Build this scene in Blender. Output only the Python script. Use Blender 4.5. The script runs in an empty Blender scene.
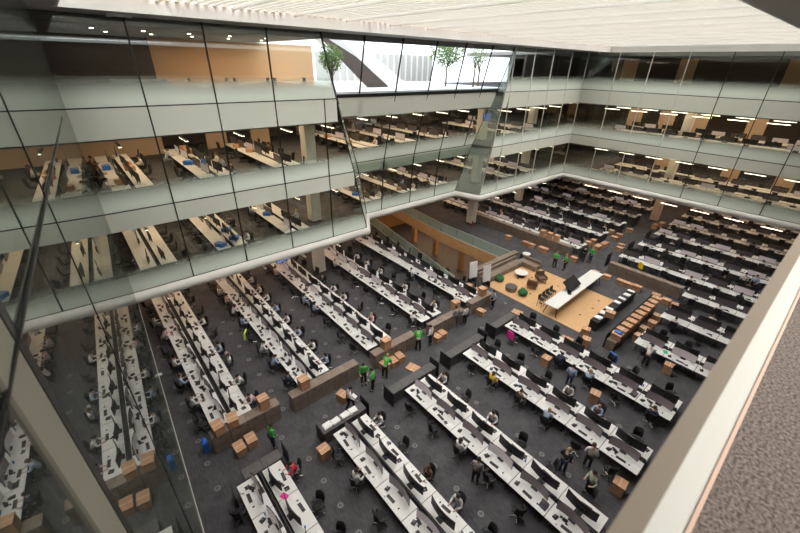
import bpy, bmesh, math, random
from mathutils import Vector, Matrix
random.seed(7)
PI = math.pi
sc = bpy.context.scene
COL = sc.collection

# ------------------------------------------------------------------ camera
R = ((0.7652232077, -0.6434387551, 0.0204941640),
     (-0.2901864688, -0.3731778200, -0.8812094688),
     (0.5746522911, 0.6683748073, -0.4722815487))
cam = bpy.data.cameras.new('camera')
cam.sensor_width = 36.0
cam.lens = 376.12 * 36 / 800
cam.clip_start = 0.05
cam.clip_end = 500
cam.dof.use_dof = True
cam.dof.focus_distance = 26.0
cam.dof.aperture_fstop = 1.8
camo = bpy.data.objects.new('camera', cam)
COL.objects.link(camo)
rx, dn, fw = Vector(R[0]), Vector(R[1]), Vector(R[2])
m3 = Matrix((rx, -dn, -fw)).transposed()
camo.matrix_world = Matrix.Translation((0, 0, 17)) @ m3.to_4x4()
sc.camera = camo

# ------------------------------------------------------------------ world, exposure, lamps
world = bpy.data.worlds.new('world')
sc.world = world
world.use_nodes = True
bg = world.node_tree.nodes['Background']
bg.inputs[0].default_value = (0.92, 0.96, 1.0, 1)
bg.inputs[1].default_value = 2.0
sc.view_settings.view_transform = 'Standard'
sc.view_settings.look = 'None'
sc.view_settings.gamma = 1.0
sc.view_settings.use_curve_mapping = False
sc.view_settings.exposure = 0.52
sc.cycles.max_bounces = 7
sc.cycles.transparent_max_bounces = 16
sc.cycles.glossy_bounces = 4
sc.cycles.diffuse_bounces = 3
sc.cycles.use_denoising = True
sc.cycles.sample_clamp_indirect = 4.0
sc.cycles.caustics_reflective = False
sc.cycles.caustics_refractive = False

SKYLIGHT = 5.0      # luminous roof diffuser
STRIP = 14.0        # office strip lamps

def area(name, loc, sx, sy, power, col):
    l = bpy.data.lights.new(name, 'AREA')
    l.shape = 'RECTANGLE'; l.size = sx; l.size_y = sy; l.energy = power; l.color = col
    o = bpy.data.objects.new(name, l); COL.objects.link(o); o.location = loc
    return o
WARM = (1.0, 0.66, 0.40)
# general lighting of the galleries (broad area fill added in place of ceiling luminaires)
area('gallery_fill', (20, 33.0, 4.15), 42, 7, 450, WARM)
area('gallery_fill', (62.0, 13, 4.15), 10, 30, 300, WARM)
area('gallery_fill', (22, 31.5, 8.62), 42, 5, 800, WARM)
area('gallery_fill', (22, 31.5, 13.2), 42, 8, 1300, WARM)
area('gallery_fill', (11.5, 29.5, 18.3), 9, 3, 300, WARM)
area('balcony_fill', (6, -2.2, 18.5), 10, 2, 330, (1, .93, .85))  # fill lamp added to brighten the ledge and balcony carpet
area('gallery_fill', (58.0, 13, 8.62), 12, 26, 800, WARM)
area('gallery_fill', (58.0, 13, 13.2), 12, 26, 900, WARM)
area('gallery_fill', (58.0, 13, 18.2), 10, 26, 110, WARM)
area('gallery_fill', (-5.0, 14, 8.4), 6, 22, 90, WARM)
area('lower_level_light', (34.0, 28, -1.3), 3, 18, 260, WARM)

# ------------------------------------------------------------------ materials
MT = {}
def mat(name, col, rough=0.6, metal=0.0, emit=0.0, spec=0.5):
    m = bpy.data.materials.new(name); m.use_nodes = True
    b = m.node_tree.nodes['Principled BSDF']
    b.inputs['Base Color'].default_value = (*col, 1)
    b.inputs['Roughness'].default_value = rough
    b.inputs['Metallic'].default_value = metal
    b.inputs['Specular IOR Level'].default_value = spec
    if emit:
        b.inputs['Emission Color'].default_value = (*col, 1)
        b.inputs['Emission Strength'].default_value = emit
    MT[name] = m
    return m

def noisy(name, c1, c2, scale, rough=0.8, stretch=(1, 1, 1), detail=3, bump=0.0):
    m = mat(name, c1, rough)
    nt = m.node_tree; N = nt.nodes; L = nt.links
    tc = N.new('ShaderNodeTexCoord'); mp = N.new('ShaderNodeMapping')
    mp.inputs['Scale'].default_value = stretch
    nz = N.new('ShaderNodeTexNoise'); nz.inputs['Scale'].default_value = scale; nz.inputs['Detail'].default_value = detail
    cr = N.new('ShaderNodeValToRGB')
    cr.color_ramp.elements[0].position = 0.35; cr.color_ramp.elements[1].position = 0.65
    cr.color_ramp.elements[0].color = (*c1, 1); cr.color_ramp.elements[1].color = (*c2, 1)
    L.new(tc.outputs['Object'], mp.inputs['Vector']); L.new(mp.outputs[0], nz.inputs['Vector'])
    L.new(nz.outputs['Fac'], cr.inputs[0]); L.new(cr.outputs[0], N['Principled BSDF'].inputs['Base Color'])
    if bump:
        bp = N.new('ShaderNodeBump'); bp.inputs['Strength'].default_value = bump
        L.new(nz.outputs['Fac'], bp.inputs['Height']); L.new(bp.outputs[0], N['Principled BSDF'].inputs['Normal'])
    return m

def glass(name, tint, ior=1.5, frit=None, fritcol=(0.84, 0.92, 0.83), rough=0.0, fritmax=0.92, haze=0.0, refl=0.0):
    m = bpy.data.materials.new(name); m.use_nodes = True
    nt = m.node_tree; N = nt.nodes; L = nt.links; N.clear()
    out = N.new('ShaderNodeOutputMaterial')
    tr = N.new('ShaderNodeBsdfTransparent'); tr.inputs[0].default_value = (*tint, 1)
    gl = N.new('ShaderNodeBsdfGlossy'); gl.inputs[0].default_value = (0.95, 0.97, 0.95, 1); gl.inputs['Roughness'].default_value = rough
    f0 = max(refl, ((ior - 1) / (ior + 1)) ** 2)
    fr = N.new('ShaderNodeLayerWeight'); fr.inputs[0].default_value = 0.5
    pw = N.new('ShaderNodeMath'); pw.operation = 'POWER'; pw.inputs[1].default_value = 5.0 if not refl else 2.2
    ml = N.new('ShaderNodeMath'); ml.operation = 'MULTIPLY_ADD'; ml.use_clamp = True
    ml.inputs[1].default_value = (1.0 - f0) * (1.0 if not refl else .6); ml.inputs[2].default_value = f0
    L.new(fr.outputs['Facing'], pw.inputs[0]); L.new(pw.outputs[0], ml.inputs[0])
    mx = N.new('ShaderNodeMixShader')
    L.new(ml.outputs[0], mx.inputs[0]); L.new(tr.outputs[0], mx.inputs[1]); L.new(gl.outputs[0], mx.inputs[2])
    last = mx
    if frit or haze:
        df = N.new('ShaderNodeBsdfDiffuse'); df.inputs[0].default_value = (*fritcol, 1)
        m2 = N.new('ShaderNodeMixShader')
        if frit:
            tc = N.new('ShaderNodeTexCoord'); sp = N.new('ShaderNodeSeparateXYZ')
            mr = N.new('ShaderNodeMapRange'); mr.interpolation_type = 'SMOOTHSTEP'
            mr.inputs['From Min'].default_value = frit[0]; mr.inputs['From Max'].default_value = frit[1]
            mr.inputs['To Min'].default_value = fritmax; mr.inputs['To Max'].default_value = haze
            L.new(tc.outputs['Object'], sp.inputs[0]); L.new(sp.outputs['Z'], mr.inputs['Value'])
            L.new(mr.outputs[0], m2.inputs[0])
        else:
            m2.inputs[0].default_value = haze
        L.new(mx.outputs[0], m2.inputs[1]); L.new(df.outputs[0], m2.inputs[2])
        last = m2
    L.new(last.outputs[0], out.inputs[0])
    MT[name] = m
    return m

# carpet with round floor outlets modelled as objects; subtle tile pattern
def carpet():
    m = mat('carpet', (0.1, 0.1, 0.105), 0.95, spec=0.2)
    nt = m.node_tree; N = nt.nodes; L = nt.links
    tc = N.new('ShaderNodeTexCoord')
    mp = N.new('ShaderNodeMapping'); mp.inputs['Scale'].default_value = (6, 1.2, 1)
    nz = N.new('ShaderNodeTexNoise'); nz.inputs['Scale'].default_value = 2.5; nz.inputs['Detail'].default_value = 4
    ck = N.new('ShaderNodeTexVoronoi'); ck.distance = 'CHEBYCHEV'; ck.inputs['Scale'].default_value = 1.6; ck.inputs['Randomness'].default_value = 0.0
    cr = N.new('ShaderNodeValToRGB')
    cr.color_ramp.elements[0].color = (0.066, 0.064, 0.070, 1); cr.color_ramp.elements[1].color = (0.108, 0.105, 0.112, 1)
    cr.color_ramp.elements[0].position = 0.3; cr.color_ramp.elements[1].position = 0.7
    ad = N.new('ShaderNodeMath'); ad.operation = 'MULTIPLY_ADD'; ad.inputs[1].default_value = 0.22
    sp = N.new('ShaderNodeSeparateColor')
    L.new(tc.outputs['Object'], mp.inputs[0]); L.new(mp.outputs[0], nz.inputs['Vector']); L.new(tc.outputs['Object'], ck.inputs['Vector'])
    L.new(ck.outputs['Color'], sp.inputs[0]); L.new(sp.outputs[0], ad.inputs[0]); L.new(nz.outputs['Fac'], ad.inputs[2])
    mm = N.new('ShaderNodeMath'); mm.operation = 'SUBTRACT'; mm.inputs[1].default_value = 0.1
    L.new(ad.outputs[0], mm.inputs[0]); L.new(mm.outputs[0], cr.inputs[0]); L.new(cr.outputs[0], N['Principled BSDF'].inputs['Base Color'])
carpet()
def translucent(name, col):
    m = bpy.data.materials.new(name); m.use_nodes = True
    nt = m.node_tree; N = nt.nodes; L = nt.links; N.clear()
    out = N.new('ShaderNodeOutputMaterial'); d = N.new('ShaderNodeBsdfDiffuse'); t = N.new('ShaderNodeBsdfTranslucent'); x = N.new('ShaderNodeMixShader')
    d.inputs[0].default_value = (*col, 1); t.inputs[0].default_value = (*col, 1); x.inputs[0].default_value = .5
    L.new(d.outputs[0], x.inputs[1]); L.new(t.outputs[0], x.inputs[2]); L.new(x.outputs[0], out.inputs[0])
    MT[name] = m
noisy('balcony_carpet', (0.07, 0.058, 0.052), (0.30, 0.26, 0.24), 60, 0.95, detail=4)
noisy('wood_floor', (0.62, 0.36, 0.17), (0.74, 0.46, 0.24), 3, 0.45, stretch=(1, 8, 1))
noisy('wood_wall', (0.50, 0.26, 0.10), (0.62, 0.34, 0.14), 2, 0.5, stretch=(1, 1, 6))
noisy('taupe', (0.22, 0.17, 0.135), (0.28, 0.22, 0.18), 2.5, 0.6)
noisy('grey_laminate', (0.085, 0.082, 0.082), (0.11, 0.105, 0.105), 3, 0.5)
noisy('cardboard', (0.52, 0.29, 0.17), (0.60, 0.35, 0.21), 6, 0.8)
noisy('cardboard_dark', (0.40, 0.21, 0.12), (0.47, 0.26, 0.15), 6, 0.8)
mat('tape', (0.66, 0.47, 0.33), 0.4)
mat('white_top', (0.80, 0.79, 0.77), 0.4)
mat('white_paint', (0.82, 0.82, 0.80), 0.6)
mat('paper', (0.88, 0.88, 0.87), 0.7)
mat('beam_white', (0.80, 0.78, 0.74), 0.4)
mat('soffit', (0.46, 0.44, 0.42), 0.6)
mat('ceiling_grey', (0.30, 0.28, 0.27), 0.8)
mat('column', (0.80, 0.77, 0.71), 0.6)
mat('black', (0.016, 0.016, 0.018), 0.5)
mat('black_fabric', (0.022, 0.022, 0.024), 0.9)
mat('dark_metal', (0.05, 0.05, 0.052), 0.4, 0.5)
mat('chrome', (0.6, 0.6, 0.6), 0.25, 0.9)
mat('screen', (0.27, 0.21, 0.235), 0.25)
mat('screen_blue', (0.10, 0.22, 0.62), 0.3, emit=0.6)
mat('screen_white', (0.55, 0.57, 0.62), 0.3, emit=0.35)
mat('key_grey', (0.10, 0.10, 0.105), 0.6)
mat('mesh_screen', (0.09, 0.075, 0.08), 0.6)
mat('mullion', (0.02, 0.022, 0.02), 0.4, 0.3)
mat('mullion_light', (0.62, 0.62, 0.58), 0.35, 0.2)
mat('spandrel', (0.70, 0.73, 0.64), 0.3)
mat('warm_wall', (0.60, 0.44, 0.32), 0.8)
mat('orange_wall', (0.78, 0.50, 0.31), 0.8)
mat('dark_wall', (0.11, 0.085, 0.075), 0.8)
mat('post_grey', (0.36, 0.35, 0.29), 0.5)
mat('outlet_grey', (0.24, 0.24, 0.24), 0.4)
mat('screen_pale', (0.52, 0.45, 0.47), 0.3, emit=.15)
mat('grey_store', (0.42, 0.41, 0.38), 0.6)
mat('screen_dim', (0.10, 0.085, 0.095), 0.3)
mat('skin', (0.62, 0.40, 0.30), 0.6)
mat('skin_dark', (0.28, 0.16, 0.11), 0.6)
mat('hair_dark', (0.025, 0.018, 0.014), 0.7)
mat('hair_brown', (0.10, 0.055, 0.03), 0.7)
mat('hair_fair', (0.42, 0.28, 0.14), 0.7)
mat('cloth_white', (0.78, 0.77, 0.76), 0.9)
mat('cloth_blue', (0.42, 0.52, 0.70), 0.9)
mat('cloth_pink', (0.78, 0.55, 0.55), 0.9)
mat('cloth_navy', (0.035, 0.05, 0.10), 0.9)
mat('cloth_grey', (0.30, 0.31, 0.34), 0.9)
mat('cloth_black', (0.02, 0.02, 0.022), 0.9)
mat('cloth_red', (0.62, 0.03, 0.06), 0.9)
mat('cloth_green', (0.05, 0.55, 0.07), 0.85)
mat('cloth_pale_green', (0.45, 0.55, 0.40), 0.9)
mat('cloth_yellow', (0.80, 0.52, 0.05), 0.9)
mat('cloth_brown', (0.16, 0.09, 0.06), 0.9)
mat('hivis', (0.62, 0.85, 0.08), 0.8)
mat('blue_plastic', (0.03, 0.18, 0.62), 0.4)
mat('magenta', (0.75, 0.03, 0.30), 0.8)
mat('yellow_cloth', (0.90, 0.62, 0.02), 0.8)
mat('pouf_green', (0.02, 0.12, 0.035), 0.8)
mat('green_paper', (0.05, 0.55, 0.25), 0.7)
mat('leaf', (0.14, 0.24, 0.05), 0.7)
mat('bark', (0.16, 0.11, 0.07), 0.9)
mat('concrete', (0.50, 0.49, 0.47), 0.8)
translucent('baffle', (0.62, 0.605, 0.575))
mat('rail', (0.42, 0.37, 0.30), 0.4)
mat('sill', (0.80, 0.82, 0.77), 0.5)
mat('peach_edge', (0.85, 0.62, 0.50), 0.6)
mat('extinguisher_red', (0.7, 0.02, 0.02), 0.4)
mat('lamp_glow', (1.0, 0.78, 0.58), 0.5, emit=STRIP)
mat('cove_glow', (1.0, 0.80, 0.66), 0.5, emit=2.2)
mat('sky_diffuser', (1.0, 0.985, 0.96), 0.5, emit=SKYLIGHT)
mat('downlight', (1.0, 0.85, 0.7), 0.5, emit=9)
glass('pane_frit', (0.86, 0.90, 0.87), 1.45, frit=(0.15, 1.55))
glass('pane_clear', (0.90, 0.95, 0.93), 1.45)
glass('pane_top', (0.84, 0.88, 0.85), 1.5, frit=(0.25, 1.5))
glass('pane_window', (0.97, 0.99, 1.0), 1.25)
glass('mirror_glass', (0.42, 0.46, 0.42), 1.9, haze=0.06, fritcol=(0.5, 0.58, 0.52), refl=0.12)
glass('balustrade_glass', (0.80, 0.90, 0.86), 1.45, haze=0.5, fritcol=(0.60, 0.70, 0.62))
glass('fin_glass', (0.75, 0.82, 0.78), 1.45, haze=0.26, fritcol=(0.66, 0.74, 0.68))

# ------------------------------------------------------------------ mesh builder
class MB:
    def __init__(s):
        s.v = []; s.f = []; s.m = []; s.mats = []
    def mi(s, m):
        if m not in s.mats: s.mats.append(m)
        return s.mats.index(m)
    def add(s, vs, fs, m):
        b = len(s.v); s.v += [tuple(v) for v in vs]; k = s.mi(m)
        for f in fs: s.f.append([b + i for i in f]); s.m.append(k)
        return s
    def box(s, c, d, m, rz=0, rx=0, ry=0):
        M = Matrix.Rotation(rz, 3, 'Z') @ Matrix.Rotation(ry, 3, 'Y') @ Matrix.Rotation(rx, 3, 'X')
        c = Vector(c); vs = []
        for x in (-.5, .5):
            for y in (-.5, .5):
                for z in (-.5, .5):
                    vs.append(c + M @ Vector((x * d[0], y * d[1], z * d[2])))
        return s.add(vs, [(0, 1, 3, 2), (4, 6, 7, 5), (0, 4, 5, 1), (2, 3, 7, 6), (0, 2, 6, 4), (1, 5, 7, 3)], m)
    def cyl(s, a, b, r, m, n=10, r2=None):
        a = Vector(a); b = Vector(b); r2 = r if r2 is None else r2
        d = (b - a).normalized(); u = d.orthogonal().normalized(); w = d.cross(u)
        vs = [a + (u * math.cos(t) + w * math.sin(t)) * r for t in [2 * PI * i / n for i in range(n)]]
        vs += [b + (u * math.cos(t) + w * math.sin(t)) * r2 for t in [2 * PI * i / n for i in range(n)]]
        fs = [(i, (i + 1) % n, n + (i + 1) % n, n + i) for i in range(n)] + [tuple(range(n))[::-1], tuple(range(n, 2 * n))]
        return s.add(vs, fs, m)
    def ball(s, c, r, m, nu=10, nv=7, sq=(1, 1, 1), zmin=-1):
        vs = []; fs = []
        for j in range(nv + 1):
            t = PI * j / nv
            z = max(math.cos(t), zmin)
            for i in range(nu):
                p = 2 * PI * i / nu
                vs.append((c[0] + r * sq[0] * math.sin(t) * math.cos(p), c[1] + r * sq[1] * math.sin(t) * math.sin(p), c[2] + r * sq[2] * z))
        for j in range(nv):
            for i in range(nu):
                fs.append((j * nu + i, (j + 1) * nu + i, (j + 1) * nu + (i + 1) % nu, j * nu + (i + 1) % nu))
        return s.add(vs, fs, m)
    def prism(s, poly, z0, z1, m):
        n = len(poly)
        vs = [(x, y, z0) for x, y in poly] + [(x, y, z1) for x, y in poly]
        fs = [tuple(range(n))[::-1], tuple(range(n, 2 * n))] + [(i, (i + 1) % n, n + (i + 1) % n, n + i) for i in range(n)]
        return s.add(vs, fs, m)
    def loft(s, prof, p0, p1, m, axis_a, axis_b):
        """extrude a 2-D closed profile (a,b) from p0 to p1"""
        p0 = Vector(p0); p1 = Vector(p1); A = Vector(axis_a); B = Vector(axis_b); n = len(prof)
        vs = [p0 + A * a + B * b for a, b in prof] + [p1 + A * a + B * b for a, b in prof]
        fs = [(i, (i + 1) % n, n + (i + 1) % n, n + i) for i in range(n)] + [tuple(range(n))[::-1], tuple(range(n, 2 * n))]
        return s.add(vs, fs, m)
    def slab(s, quad, thick, m):
        """thick panel from four corner points"""
        q = [Vector(p) for p in quad]
        nrm = (q[1] - q[0]).cross(q[2] - q[0]).normalized() * thick * .5
        vs = [p - nrm for p in q] + [p + nrm for p in q]
        n = len(q)
        return s.add(vs, [tuple(range(n))[::-1], tuple(range(n, 2 * n))] + [(i, (i + 1) % n, n + (i + 1) % n, n + i) for i in range(n)], m)
    def mesh(s, name, smooth=False):
        me = bpy.data.meshes.new(name)
        me.from_pydata(s.v, [], s.f)
        for k in s.mats: me.materials.append(MT[k])
        me.polygons.foreach_set('material_index', s.m)
        if smooth: me.polygons.foreach_set('use_smooth', [True] * len(s.f))
        me.update()
        return me
    def build(s, name, parent=None, smooth=False, loc=None, rz=0):
        return link(name, s.mesh(name, smooth), parent, loc, rz)

def link(name, me, parent=None, loc=None, rz=0):
    o = bpy.data.objects.new(name, me); COL.objects.link(o)
    if parent: o.parent = parent
    if loc: o.location = loc
    if rz: o.rotation_euler = (0, 0, rz)
    return o
def tag(o, label=None, cat=None, group=None, kind=None):
    if label: o['label'] = label
    if cat: o['category'] = cat
    if group: o['group'] = group
    if kind: o['kind'] = kind
    return o
def thing(name, label, cat, loc, rz=0, group=None):
    o = bpy.data.objects.new(name, None); COL.objects.link(o)
    o.empty_display_size = .2
    o.location = loc; o.rotation_euler = (0, 0, rz)
    return tag(o, label, cat, group)
def struct(name, mb, parent=None, loc=None):
    o = mb.build(name, parent, loc=loc)
    if not parent: o['kind'] = 'structure'
    return o
KIDS = {}
def copy_tree(root, loc, rz=0, label=None, group=None, swap=None):
    c = root.copy(); COL.objects.link(c); c.location = loc; c.rotation_euler = (0, 0, rz)
    if label: c['label'] = label
    if group: c['group'] = group
    for ch in list(root.children):
        d = ch.copy(); COL.objects.link(d); d.parent = c
        for g in ch.children:
            e = g.copy(); COL.objects.link(e); e.parent = d
    return c

# ------------------------------------------------------------------ setting
Z1, Z2, Z3, ZC = 5.0, 9.8, 14.9, 18.7     # gallery floor lines and roof edge
FY, FX = 24.0, 48.5                        # facade planes
XB, YB = 68.0, 42.0                        # back walls
MY0, MYK = -0.45, 0.03                     # left glass wall  x = MY0 + MYK*y
def mx(y): return MY0 + MYK * y
VOID = [(21.9, 18.3), (29.75, 18.3), (29.75, 27.6), (30.9, 38.0), (25.65, 38.0)]

def lerp(a, b, t): return a + (b - a) * t
def table(*pts):
    def f(z):
        for (z0, v0), (z1, v1) in zip(pts, pts[1:]):
            if z <= z1 or (z1, v1) == pts[-1]: return v0 + (v1 - v0) * (z - z0) / (z1 - z0)
    return f
xedgeL = table((4.3, 17.0), (9.8, 15.8), (14.9, 14.6), (18.7, 13.7))
xedgeR = table((4.3, 31.3), (9.8, 32.6), (14.9, 33.5), (18.7, 34.2))
ry = table((4.3, 26.8), (9.8, 26.3), (14.9, 24.9), (18.7, 24.03))
rxl = table((4.3, 19.0), (9.8, 17.6), (14.9, 15.2), (18.7, 13.75))
rxr = table((4.3, 30.4), (9.8, 32.2), (14.9, 33.4), (18.7, 34.15))
# ground floor with the opening to the lower level
fl = MB()
fl.prism([(-14, -4), (XB, -4), (XB, 18.3), (-14, 18.3)], -.25, 0, 'carpet')
fl.prism([(-14, 18.3), (21.9, 18.3), (25.65, 38), (25.65, YB), (-14, YB)], -.25, 0, 'carpet')
fl.prism([(29.75, 18.3), (XB, 18.3), (XB, YB), (25.65, YB), (25.65, 38), (30.9, 38), (29.75, 27.6)], -.25, 0, 'carpet')
struct('floor', fl)
lo = MB(); lo.prism([(15, 12), (42, 12), (42, YB), (15, YB)], -4.75, -4.5, 'grey_laminate'); struct('floor_lower', lo)
lw = MB(); lw.box((37.5, 28, -2.4), (.3, 28, 4.2), 'wood_wall'); struct('wall_lower_back', lw)
ln = MB(); ln.box((28, 15.5, -2.4), (20, .3, 4.2), 'dark_wall'); ln.box((28, 41, -2.4), (20, .3, 4.2), 'wood_wall'); struct('wall_lower_ends', ln)
# timber fascia along the far edge of the opening
fa = MB()
fa.slab([(29.72, 18.3, -1.15), (29.72, 27.6, -1.15), (29.72, 27.6, 0.02), (29.72, 18.3, 0.02)], .08, 'wood_wall')
fa.slab([(29.72, 27.6, -1.15), (30.87, 38, -1.15), (30.87, 38, .02), (29.72, 27.6, .02)], .08, 'wood_wall')
struct('trim_1', fa)
fn = MB()
fn.slab([(21.93, 18.3, -1.15), (25.6, 38, -1.15), (25.6, 38, -.02), (21.93, 18.3, -.02)], .08, 'wood_wall')
struct('trim_2', fn)
for i, (x, y) in enumerate([(31.2, 20.6), (31.4, 25.4), (31.9, 30.2), (32.4, 34.8)]):
    c = MB(); c.box((x, y, -2.85), (.55, .55, 3.3), 'wood_wall')
    o = tag(c.build('column'), 'timber clad column on the lower level, %s from the whiteboards' % ('nearest', 'second', 'third', 'farthest')[i], 'column', 'timber clad columns below the floor opening')
# walls
w = MB(); w.box((30, YB + .15, 4.1), (90, .3, 18.2), 'dark_wall'); w.box((-.5, YB + .15, 16), (29, .3, 5.6), 'dark_wall'); w.box((67, YB + .15, 16), (16, .3, 5.6), 'dark_wall'); struct('wall_back', w)
w = MB(); w.box((XB + .15, 19, 7), (.3, 48, 24), 'dark_wall'); struct('wall_right', w)
w = MB(); w.box((-14, 19, 7), (.3, 48, 24), 'dark_wall'); struct('wall_left', w)
w = MB(); w.box((28, -4.1, 7), (86, .3, 22.6), 'dark_wall'); struct('wall_front', w)
# gallery slabs: floor deck above each beam, with ceilings below
def slab_L(name, z0, z1, m):
    s = MB()
    za = z0
    s.prism([(-14, 24.15), (xedgeL(za) - .15, 24.15), (rxl(za) - .15, ry(za) + .2), (rxr(za) + .15, ry(za) + .2), (xedgeR(za) + .15, 24.15), (FX + .1, 24.15), (FX + .1, YB), (-14, YB)], z0, z1, m)
    s.prism([(FX + .12, -4), (XB, -4), (XB, YB), (FX + .12, YB)], z0, z1, m)
    return struct(name, s)
slab_L('ceiling_ground', 4.35, 4.5, 'ceiling_grey')
slab_L('floor_gallery_1', 4.5, Z1 + .02, 'carpet')
slab_L('ceiling_gallery_1', 8.75, 8.9, 'ceiling_grey')
slab_L('floor_gallery_2', 8.9, Z2 + .02, 'carpet')
slab_L('ceiling_gallery_2', 13.35, 13.5, 'ceiling_grey')
slab_L('floor_gallery_3', 13.5, Z3 + .02, 'carpet')
s = MB()
s.prism([(-14, 24.15), (FX + .1, 24.15), (FX + .1, YB), (48, YB), (41, 24.3), (38, 24.3), (14, 24.3), (14, YB), (-14, YB)], 18.35, 18.72, 'ceiling_grey')
s.prism([(FX + .12, -4), (XB, -4), (XB, YB), (FX + .12, YB)], 18.35, 18.72, 'ceiling_grey')
struct('ceiling_gallery_3', s)
# left wing (behind the mirror glass)
for nm, z0, z1 in (('floor_wing_1', 4.5, 5.0), ('floor_wing_2', 9.3, 9.8), ('floor_wing_3', 14.4, 14.9)):
    s = MB(); s.prism([(-14, -4), (-1.6, -4), (-.6, 24.1), (-14, 24.1)], z0, z1, 'ceiling_grey'); struct(nm, s)
# atrium roof: soffit border, cove, baffles below a luminous diffuser
ro = MB()
OX0, OX1, OY0, OY1 = 1.05, 48.4, 3.45, 21.7
ro.box(((-14 + OX0) / 2, 10, 18.85), (OX0 + 14, 28.6, .3), 'soffit')
ro.box(((OX0 + FX + .3) / 2, (OY1 + 24.4) / 2, 18.85), (FX + .3 - OX0, 24.4 - OY1, .3), 'soffit')
ro.box(((OX0 + FX + .3) / 2, (OY0 - 4) / 2, 18.85), (FX + .3 - OX0, OY0 + 4, .3), 'soffit')
ro.box((30, 7, 20.3), (100, 38.8, .2), 'ceiling_grey')
struct('ceiling_border', ro)
tr = MB()
for c, d in (((24.7, OY1 - .03, 18.97), (47.5, .06, .56)), ((24.7, OY0 + .03, 18.97), (47.5, .06, .56)), ((OX0 + .03, 12.5, 18.97), (.06, 18.2, .56)), ((OX1 - .03, 12.5, 18.97), (.06, 18.2, .56))):
    tr.box(c, d, 'white_paint')
struct('trim_roof', tr)
cv = MB()
cv.box((24.7, OY1 - .22, 19.28), (47, .1, .06), 'cove_glow')
tag(cv.build('cove_light'), 'warm strip of cove lighting along the roof edge over the left gallery', 'light')
df = MB(); df.prism([(OX0, OY0), (OX1, OY0), (OX1, OY1), (OX0, OY1)], 19.75, 19.8, 'sky_diffuser'); struct('ceiling_skylight', df)
bf = MB()
x = OX0 + .3; k = 0
while x < OX1 - .1:
    big = (k % 8 == 0)
    bf.box((x, (OY0 + OY1) / 2, 19.32 if not big else 19.29), (.22 if not big else .12, OY1 - OY0 - .12, .20 if not big else .32), 'baffle')
    x += .40; k += 1
struct('ceiling_baffles', bf)

# rounded white beam at the foot of the galleries
prof = [(0.0, 0.0), (-.12, -.02), (-.27, -.13), (-.33, -.32), (-.27, -.52), (-.10, -.66), (.15, -.72), (.6, -.72), (.6, 0.0)]
def beam(name, pts, inward):
    b = MB()
    n = len(prof)
    vs = []
    for i, p in enumerate(pts):
        ax = Vector(inward[i])
        for a, c in prof: vs.append(Vector(p) + ax * a + Vector((0, 0, c)))
    fs = []
    for i in range(len(pts) - 1):
        for j in range(n): fs.append((i * n + j, i * n + (j + 1) % n, (i + 1) * n + (j + 1) % n, (i + 1) * n + j))
    b.add(vs, fs, 'beam_white')
    o = b.build(name, smooth=True); o['kind'] = 'structure'
    return o
beam('trim_beam', [(-14, 24, Z1), (16.9, 24, Z1), (18.85, 26.75, Z1), (30.6, 26.75, Z1), (31.4, 24, Z1), (FX, 24, Z1), (FX, -4, Z1)],
     [(0, 1, 0), (-.35, 1, 0), (-.2, 1, 0), (.25, 1, 0), (.3, 1, 0), (1, 1, 0), (1, 0, 0)])

# ---------------- facades: one window object per pane
win_n = [0]
def window(quad_low, quad_up, m='pane_frit', mull=None, mull_side=0, z0=None, spand=None, light=False):
    """quad_low = (a,b) bottom corners, quad_up = (c,d) top corners (same order). Origin sits at the bottom line so the frit is level."""
    win_n[0] += 1
    a, b = Vector(quad_low[0]), Vector(quad_low[1]); c, d = Vector(quad_up[0]), Vector(quad_up[1])
    org = Vector((a.x, a.y, a.z))
    g = MB(); g.slab([a - org, b - org, d - org, c - org], .02, m)
    o = g.build('window_%d' % win_n[0], loc=org); o['kind'] = 'structure'
    f = MB()
    w_ = .035
    dr = (b - a).normalized()
    mm = 'mullion_light' if light else 'mullion'
    f.slab([a - org - dr * w_, a - org + dr * w_, c - org + dr * w_, c - org - dr * w_], .10, mm)
    f.build('mullion', o)
    t = MB()
    up = (c - a).normalized()
    t.slab([a - org - up * .03, b - org - up * .03, b - org + up * .03, a - org + up * .03], .07, 'mullion')
    t.build('transom', o)
    if spand:
        s_ = MB()
        h = spand
        off = Vector((0, 0, 0))
        s_.slab([a - org - up * h, b - org - up * h, b - org - up * .03, a - org - up * .03], .06, 'spandrel')
        s_.build('spandrel_panel', o)
    return o
def lerp(a, b, t): return a + (b - a) * t
LV = [(Z1, Z2, 1.05, 'pane_frit'), (Z2, Z3, 1.45, 'pane_frit'), (Z3, ZC, 0, 'pane_top')]
SP = {Z1: .0, Z2: 1.05, Z3: 1.45}
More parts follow.
